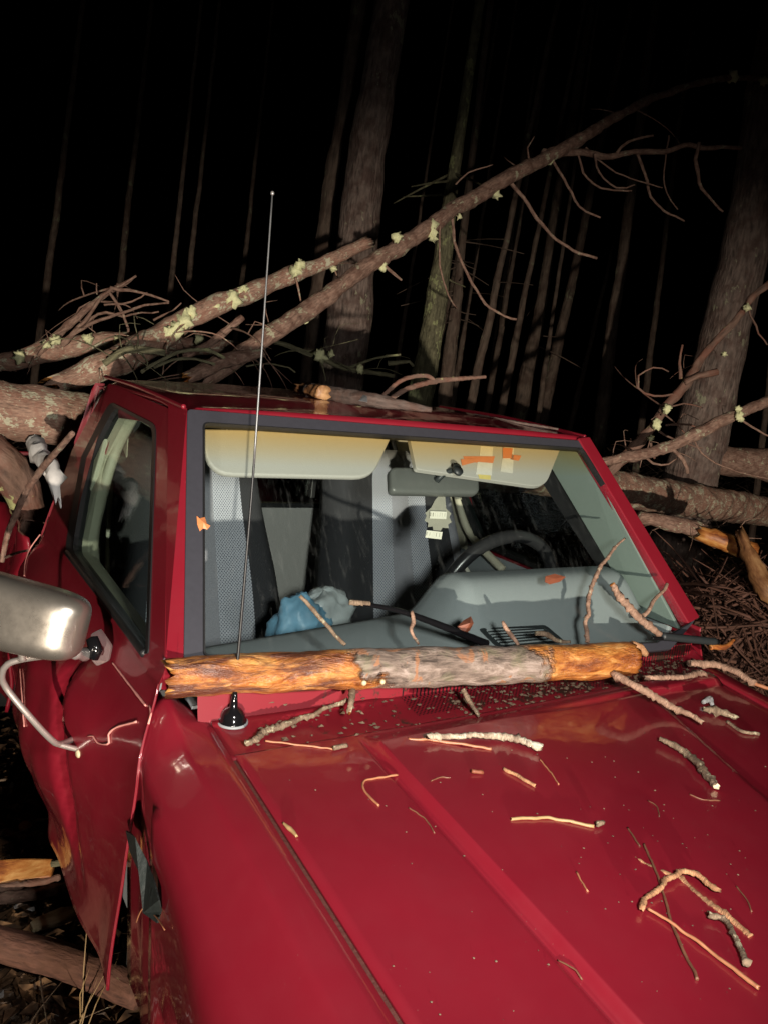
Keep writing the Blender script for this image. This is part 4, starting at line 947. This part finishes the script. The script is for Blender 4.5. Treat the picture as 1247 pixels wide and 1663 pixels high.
trunk('thin branch with a bright lichen tuft behind the middle of the roof', [(425, 548, 4.4), (470, 562, 4.4), (515, 580, 4.4), (570, 600, 4.5), (640, 610, 4.6)], [4, 4, 4, 4, 3], M['bark_green'], name='dead_branch', cat='branch', tufts=[(520, 578, 4.35, 8), (585, 600, 4.5, 5), (538, 575, 4.4, 4)],
      subs=[([(520, 580, 4.35), (525, 600, 4.35), (530, 618, 4.35)], (1.4, .8)), ([(400, 595, 4), (430, 590, 4), (470, 597, 4), (480, 605, 4)], (1.5, 1)), ([(560, 600, 4.5), (600, 585, 4.5), (650, 575, 4.5)], (2.5, 1.5)), ([(630, 590, 4.6), (665, 586, 4.6), (672, 594, 4.6)], (4, 2))])
trunk('smooth bare limb crossing in front of the right trunk', [(978, 752, 4.3), (1030, 742, 4.35), (1085, 725, 4.4), (1140, 700, 4.45), (1200, 670, 4.5), (1270, 642, 4.6)], [8, 9, 9.5, 10, 9, 9], M['bark_red'], name='fallen_limb', cat='limb', ends=(.03, None), tufts=[(1200, 677, 4.45, 5), (1198, 664, 4.45, 4)],
      subs=[([(1085, 725, 4.4), (1110, 745, 4.4), (1118, 768, 4.4)], (4, 3)), ([(1200, 680, 4.5), (1240, 705, 4.5), (1265, 715, 4.5)], (2, 1)), ([(1040, 735, 4.4), (1060, 752, 4.4), (1085, 754, 4.4), (1098, 745, 4.4)], (2, 1)), ([(1120, 705, 4.5), (1150, 745, 4.5), (1210, 770, 4.5), (1260, 778, 4.5)], (1.6, 1))])
trunk('crooked lichen dotted branch rising up the face of the right trunk', [(985, 770, 4.8), (1030, 728, 4.8), (1062, 690, 4.8), (1085, 655, 4.8), (1115, 618, 4.85), (1150, 570, 4.9), (1195, 520, 4.9), (1222, 478, 4.95), (1265, 448, 5)], [9, 9, 8, 7, 8, 6, 5, 5, 5], M['bark'], name='fallen_limb', cat='limb',
      tufts=[(1082, 664, 4.75, 5), (1066, 690, 4.75, 6), (1056, 712, 4.75, 4), (1212, 500, 4.9, 4), (1175, 575, 4.9, 3)],
      subs=[([(1112, 620, 4.8), (1135, 612, 4.8), (1165, 602, 4.8)], (5, 5)), ([(1104, 615, 4.8), (1103, 590, 4.8), (1108, 560, 4.8)], (3, 1.5)), ([(1100, 640, 4.8), (1062, 642, 4.8), (1035, 630, 4.8), (1036, 610, 4.8), (1060, 598, 4.8), (1085, 604, 4.8)], (2, 1)),
            ([(1080, 690, 4.8), (1120, 690, 4.8), (1150, 705, 4.8)], (2, 1)), ([(1068, 700, 4.8), (1095, 715, 4.8), (1140, 728, 4.8)], (2, 1)), ([(1075, 665, 4.8), (1110, 655, 4.8), (1140, 662, 4.8)], (1.5, 1)), ([(1215, 500, 4.9), (1225, 530, 4.9), (1245, 560, 4.9)], (2, 1)),
            ([(1023, 735, 4.8), (1022, 712, 4.8)], (2, 1)), ([(1056, 705, 4.8), (1056, 735, 4.8), (1062, 745, 4.8)], (3, 2))])
trunk('dark split trunk with a yellow snapped end below the big trunk at the right', [(1035, 842, 4.4), (1080, 852, 4.45), (1130, 863, 4.5), (1165, 876, 4.5)], [9, 12, 15, 17], M['bark_red'], name='split_log', cat='log')
props(tube('snapped_stub', P3([(1140, 868, 4.42), (1175, 880, 4.4), (1219, 896, 4.4)]), [dpx(4.4, 12), dpx(4.4, 16), dpx(4.4, 15)], M['orange'], None, 14, step=.02, rough=.12, ends=(.08, .02), endmat=M['pale']), 'yellow freshly snapped wood stub below the big trunk at the right', 'log')
props(tube('splintered_log', P3([(1204, 872, 4.2), (1225, 920, 4.1), (1250, 960, 4.0), (1300, 1000, 4)]), [dpx(4.2, 7), dpx(4.1, 15), dpx(4, 19), dpx(4, 20)], M['torn_brown'], None, 16, step=.03, rough=.2, ends=(.08, .02)), 'ragged orange splintered wood at the right border of the photo', 'log')
trunk('dim thick trunk lying behind the smooth limb at the right', [(1150, 745, 6.5), (1210, 748, 6.5), (1330, 760, 6.5)], [22, 24, 24], M['bark_red'], name='fallen_tree', cat='fallen tree')
# left: thin lichen tipped branch, white torn strip, crossing dark trunk
lb = thing('bent_branch', 'thin bent tan branch with a lichen tip standing in front of the crumpled bed side', 'branch', onx(4, 912, -.93))
tube('branch_stem', [onx(4, 912, -.93), onx(14, 865, -.92), onx(40, 805, -.90), onx(68, 762, -.88), onx(118, 704, -.86)], [.007, .008, .009, .0085, .006], M['bark_red'], lb, 10, step=.02, rough=.1)
tube('side_twig', [onx(10, 905, -.93), onx(28, 898, -.93), onx(45, 894, -.92)], [.004, .003], M['bark'], lb, 6)
blobs(lb, []); 
ww = thing('torn_wood', 'white torn splinter of wood standing behind the cab corner', 'splinter', onx(62, 725, -.78))
tube('splinter_upper', [onx(56, 716, -.80), onx(66, 738, -.80), onx(84, 768, -.80)], [.022, .030, .018], M['white'], ww, 8, step=.02, rough=.3, ends=(.03, .03))
tube('splinter_lower', [onx(84, 750, -.80), onx(90, 775, -.80), onx(93, 800, -.80)], [.02, .024, .01], M['white'], ww, 8, step=.02, rough=.35, ends=(.02, .05))
trunk('dark trunk slanting down from the left edge onto the bed side', [(-60, 690, 2.8), (10, 760, 2.9), (50, 830, 3.0), (75, 900, 3.1)], [30, 30, 26, 22], M['bark'], name='fallen_tree', cat='fallen tree')

# ================================================================ STANDING TREES
FOREST = 'standing trees of the dark forest'
def tree(label, b, t, D, w, mat, tufts=(), sides=20, stubs=0, hgt=4.5, base_w=1.15):
    pb = far(b[0], b[1], D); pt = far(t[0], t[1], D); d = (pt-pb).normalized(); k = -(pb.z+.1)/d.z
    p0 = pb+d*k; p1 = pt+d*hgt; rb = w[0]/2/FPX*D/ (1); rt = w[1]/2/FPX*D
    mid = pb.lerp(pt, .5)+RT*(random.uniform(-.3, .3)*rb)
    o = thing('pine_tree', label, 'tree', p0, FOREST)
    tube('trunk', [p0, pb, mid, pt, p1], [rb*base_w, rb, (rb+rt)/2, rt, rt*.6], mat, o, sides, step=max(.05, rb*.5), rough=.07, fs=.6/rb, wob=rb*.25)
    for i in range(stubs):
        f = random.uniform(.25, 1.0); q = pb.lerp(pt, f); a = random.uniform(0, 6.28); L_ = random.uniform(.2, .9)
        dd = V((math.cos(a), math.sin(a), random.uniform(-.35, .2))); 
        tube('dead_branch', [q, q+dd*L_*.5+V((0, 0, -.03)), q+dd*L_+V((0, 0, -.12*L_))], [rb*.13, rb*.04], mat, o, 6, step=.08, rough=.2)
    blobs(o, tufts); return o
tree('large pine trunk standing behind the middle of the cab roof', (560, 590), (632, 0), 7.0, (72, 50), M['bark_tree'], sides=40, hgt=3, tufts=[])
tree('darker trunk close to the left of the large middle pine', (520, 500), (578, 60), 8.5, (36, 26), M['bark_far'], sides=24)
tree('broad pine trunk at the right side of the photo', (1120, 770), (1243, 170), 6.6, (84, 60), M['bark_tree'], sides=44, hgt=3)
tree('slender lichen green trunk right of the large middle pine', (690, 600), (752, 180), 7.6, (40, 16), M['bark_green'], sides=24, stubs=6)
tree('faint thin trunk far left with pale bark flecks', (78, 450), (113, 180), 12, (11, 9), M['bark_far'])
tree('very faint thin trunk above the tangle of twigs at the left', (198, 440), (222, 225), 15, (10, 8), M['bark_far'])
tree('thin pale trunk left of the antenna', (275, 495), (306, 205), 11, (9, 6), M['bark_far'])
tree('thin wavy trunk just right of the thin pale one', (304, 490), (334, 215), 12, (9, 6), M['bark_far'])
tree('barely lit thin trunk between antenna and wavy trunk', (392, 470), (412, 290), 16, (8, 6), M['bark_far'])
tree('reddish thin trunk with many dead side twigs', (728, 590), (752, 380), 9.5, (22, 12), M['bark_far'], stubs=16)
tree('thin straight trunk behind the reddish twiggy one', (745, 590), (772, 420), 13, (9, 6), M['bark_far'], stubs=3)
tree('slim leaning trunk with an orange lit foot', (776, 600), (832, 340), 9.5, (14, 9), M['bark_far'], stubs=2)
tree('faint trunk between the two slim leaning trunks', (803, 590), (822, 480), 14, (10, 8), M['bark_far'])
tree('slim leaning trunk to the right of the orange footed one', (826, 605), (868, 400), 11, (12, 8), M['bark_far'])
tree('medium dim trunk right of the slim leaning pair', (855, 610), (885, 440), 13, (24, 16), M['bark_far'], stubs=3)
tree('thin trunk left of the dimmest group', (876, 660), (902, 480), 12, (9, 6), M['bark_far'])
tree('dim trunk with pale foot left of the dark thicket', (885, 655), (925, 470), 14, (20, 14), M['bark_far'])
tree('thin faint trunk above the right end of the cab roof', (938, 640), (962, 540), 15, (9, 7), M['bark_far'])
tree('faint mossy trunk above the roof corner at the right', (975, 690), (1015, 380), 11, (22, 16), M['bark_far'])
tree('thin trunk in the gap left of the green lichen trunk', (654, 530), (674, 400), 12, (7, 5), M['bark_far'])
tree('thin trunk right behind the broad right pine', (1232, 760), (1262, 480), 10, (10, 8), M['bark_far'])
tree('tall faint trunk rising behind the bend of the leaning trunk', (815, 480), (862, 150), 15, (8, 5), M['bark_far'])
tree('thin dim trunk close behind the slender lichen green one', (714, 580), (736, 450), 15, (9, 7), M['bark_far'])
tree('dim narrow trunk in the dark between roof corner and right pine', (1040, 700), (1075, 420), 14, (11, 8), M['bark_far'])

# undergrowth: brushwood nobody could count
def brush(name, label, n, gen, mat, r=(.003, .009), L=(.2, .7), flat=.5):
    vv, ff, lc = [], [], []
    for k in range(n):
        p = gen(); a = random.uniform(0, 6.28); l = random.uniform(*L); d = V((math.cos(a), math.sin(a), random.uniform(-flat, flat)*1.0)).normalized(); rr = random.uniform(*r)
        s = d.cross(V((0, 0, 1))).normalized(); u = s.cross(d); j = len(vv); bend = V((random.uniform(-.2, .2), random.uniform(-.2, .2), random.uniform(-.25, .1)))*l
        for i in range(4):
            t = i/3; c = p+d*l*t+bend*t*t
            for q in range(4):
                th = q*math.pi/2; ra = rr*(1-.7*t); vv.append(c+(s*math.cos(th)+u*math.sin(th))*ra); lc.append((l*t+k, math.cos(th)*rr, math.sin(th)*rr))
        for i in range(3):
            for q in range(4): ff.append((j+i*4+q, j+i*4+(q+1) % 4, j+(i+1)*4+(q+1) % 4, j+(i+1)*4+q))
    return props(mk(name, vv, ff, mat, lc=lc), label, 'brushwood', kind='stuff')
brush('brushwood', 'tangled brown brushwood heaped beyond the far side of the hood', 1300, lambda: far(random.uniform(1040, 1330), random.uniform(945, 1100), random.uniform(4.2, 5.0)), M['brush'], (.002, .014), (.1, .5), 1.2)
brush('low_brush', 'low dead brush on the forest floor behind the truck', 2600, lambda: V((random.uniform(-3, 14), random.uniform(5, 14), random.uniform(0, .45))), M['bark_far'], (.004, .012), (.2, .8), .8)
brush('fallen_twigs', 'small fallen twigs on the ground beside the truck', 700, lambda: V((random.uniform(-3.2, -.8), random.uniform(-.6, 5), random.uniform(.0, .05))), M['twig_dark'], (.0015, .006), (.08, .4), .15)
def litter(n):
    vv, ff = [], []
    for k in range(n):
        if random.random() < .6: x, y = random.uniform(-2.2, -.5), random.uniform(-.5, 3.5)
        else: x, y = random.uniform(-4, 9), random.uniform(-1, 9)
        q = V((x, y, gz(x, y)-.012+random.uniform(0, .02))); a = random.uniform(0, 6.28); l = random.uniform(.02, .05); wd = l*random.uniform(.3, .6); t = random.uniform(-.5, .5); t2 = random.uniform(-.5, .5)
        d = V((math.cos(a), math.sin(a), t*.6)); s = V((-math.sin(a), math.cos(a), t2*.8)); j = len(vv)
        vv += [q-d*l, q-s*wd+V((0, 0, .008)), q+d*l, q+s*wd+V((0, 0, .008)), q-V((0, 0, .004))]; ff += [(j, j+1, j+4), (j+1, j+2, j+4), (j+2, j+3, j+4), (j+3, j, j+4)]
    return vv, ff
def leafmat():
    t = NT('wet_brown_litter'); n = t.noise(t.attr(src='obj'), 19, 2)
    c = t.ramp(n, [(.35, (.02, .012, .008)), (.5, (.07, .04, .022)), (.62, (.15, .085, .045)), (.72, (.28, .16, .08))])
    return t.pbr(Base_Color=c, Roughness=.35)
vv, ff = litter(16000); props(mk('leaf_litter', vv, ff, leafmat(), smooth=False), 'wet brown leaf litter covering the ground beside the truck', 'leaf litter', kind='stuff')

# wood lying on the ground beside the door
gl = thing('fallen_log', 'smooth brown log lying on the litter below the truck door', 'log', onz(0, 1540, .06))
tube('log_body', [onz(-70, 1505, .10), onz(0, 1533, .09), onz(60, 1548, .08), onz(120, 1566, .08), onz(230, 1610, .08)], [.042, .042, .044, .044, .044], M['bark_wet'], gl, 24, step=.015, rough=.04)
spw = thing('splintered_board', 'bright orange split wood with bark lying left of the truck door', 'split wood', onz(0, 1415, .12))
slab('split_face', [onz(-40, 1398, .16), onz(40, 1393, .16), onz(88, 1394, .155), onz(84, 1425, .12), onz(30, 1432, .12), onz(-40, 1440, .12)], (-.3, -.5, .8), .03, M['orange'], spw, bw=.006)
tube('bark_edge', [onz(-40, 1447, .11), onz(40, 1437, .11), onz(98, 1424, .11)], [.014, .010], M['bark'], spw, 8, step=.01, rough=.25)
tube('lichen_twig', [onz(84, 1402, .16), onz(105, 1400, .16), onz(122, 1396, .16), onz(144, 1388, .17)], [.010, .010, .009, .006], M['bark_green'], spw, 8, step=.01, rough=.25)
props(tube('split_stick', [onz(-40, 1460, .08), onz(20, 1456, .08), onz(70, 1449, .08), onz(126, 1434, .08)], [.020, .020, .018, .012], M['bark_red'], None, 14, step=.012, rough=.18, ends=(.02, .03), endmat=M['orange']), 'brown stick with pale knots under the bright orange split wood', 'stick')
slc = slab('wood_chip', [onz(49, 1497, .05), onz(60, 1489, .05), onz(100, 1472, .06), onz(136, 1470, .06), onz(138, 1482, .05), onz(100, 1497, .05), onz(54, 1508, .05)], (0, -.2, 1), .018, M['pale'], None, bw=.004)
props(slc, 'long pale wood chip lying between the split wood and the brown log', 'wood chip')
props(lathe('cut_branch_end', onz(40, 1342, .03), (-.3, -.7, .5), [(.016, -.05), (.019, 0), (.012, .003)], M['orange'], None, 12), 'small round orange branch end in the litter left of the door', 'branch end')
vv, ff = [], []
for k in range(6):
    p = onz(random.gauss(124, 12), random.gauss(1690, 14), 0); l = random.uniform(.12, .32); d = V((random.uniform(-.3, .3), random.uniform(-.3, .3), 1)).normalized(); j = len(vv); s = RT*.0014
    b_ = V((random.uniform(-.08, .08), random.uniform(-.08, .08), -.02))
    vv += [p-s, p+s, p+d*l*.5+s+b_*.3, p+d*l*.5-s+b_*.3, p+d*l+b_]; ff += [(j, j+1, j+2, j+3), (j+3, j+2, j+4)]
props(mk('dry_grass', vv, ff, M['straw'], smooth=False), 'few dry grass blades at the lower left beside the fender', 'grass', kind='stuff')
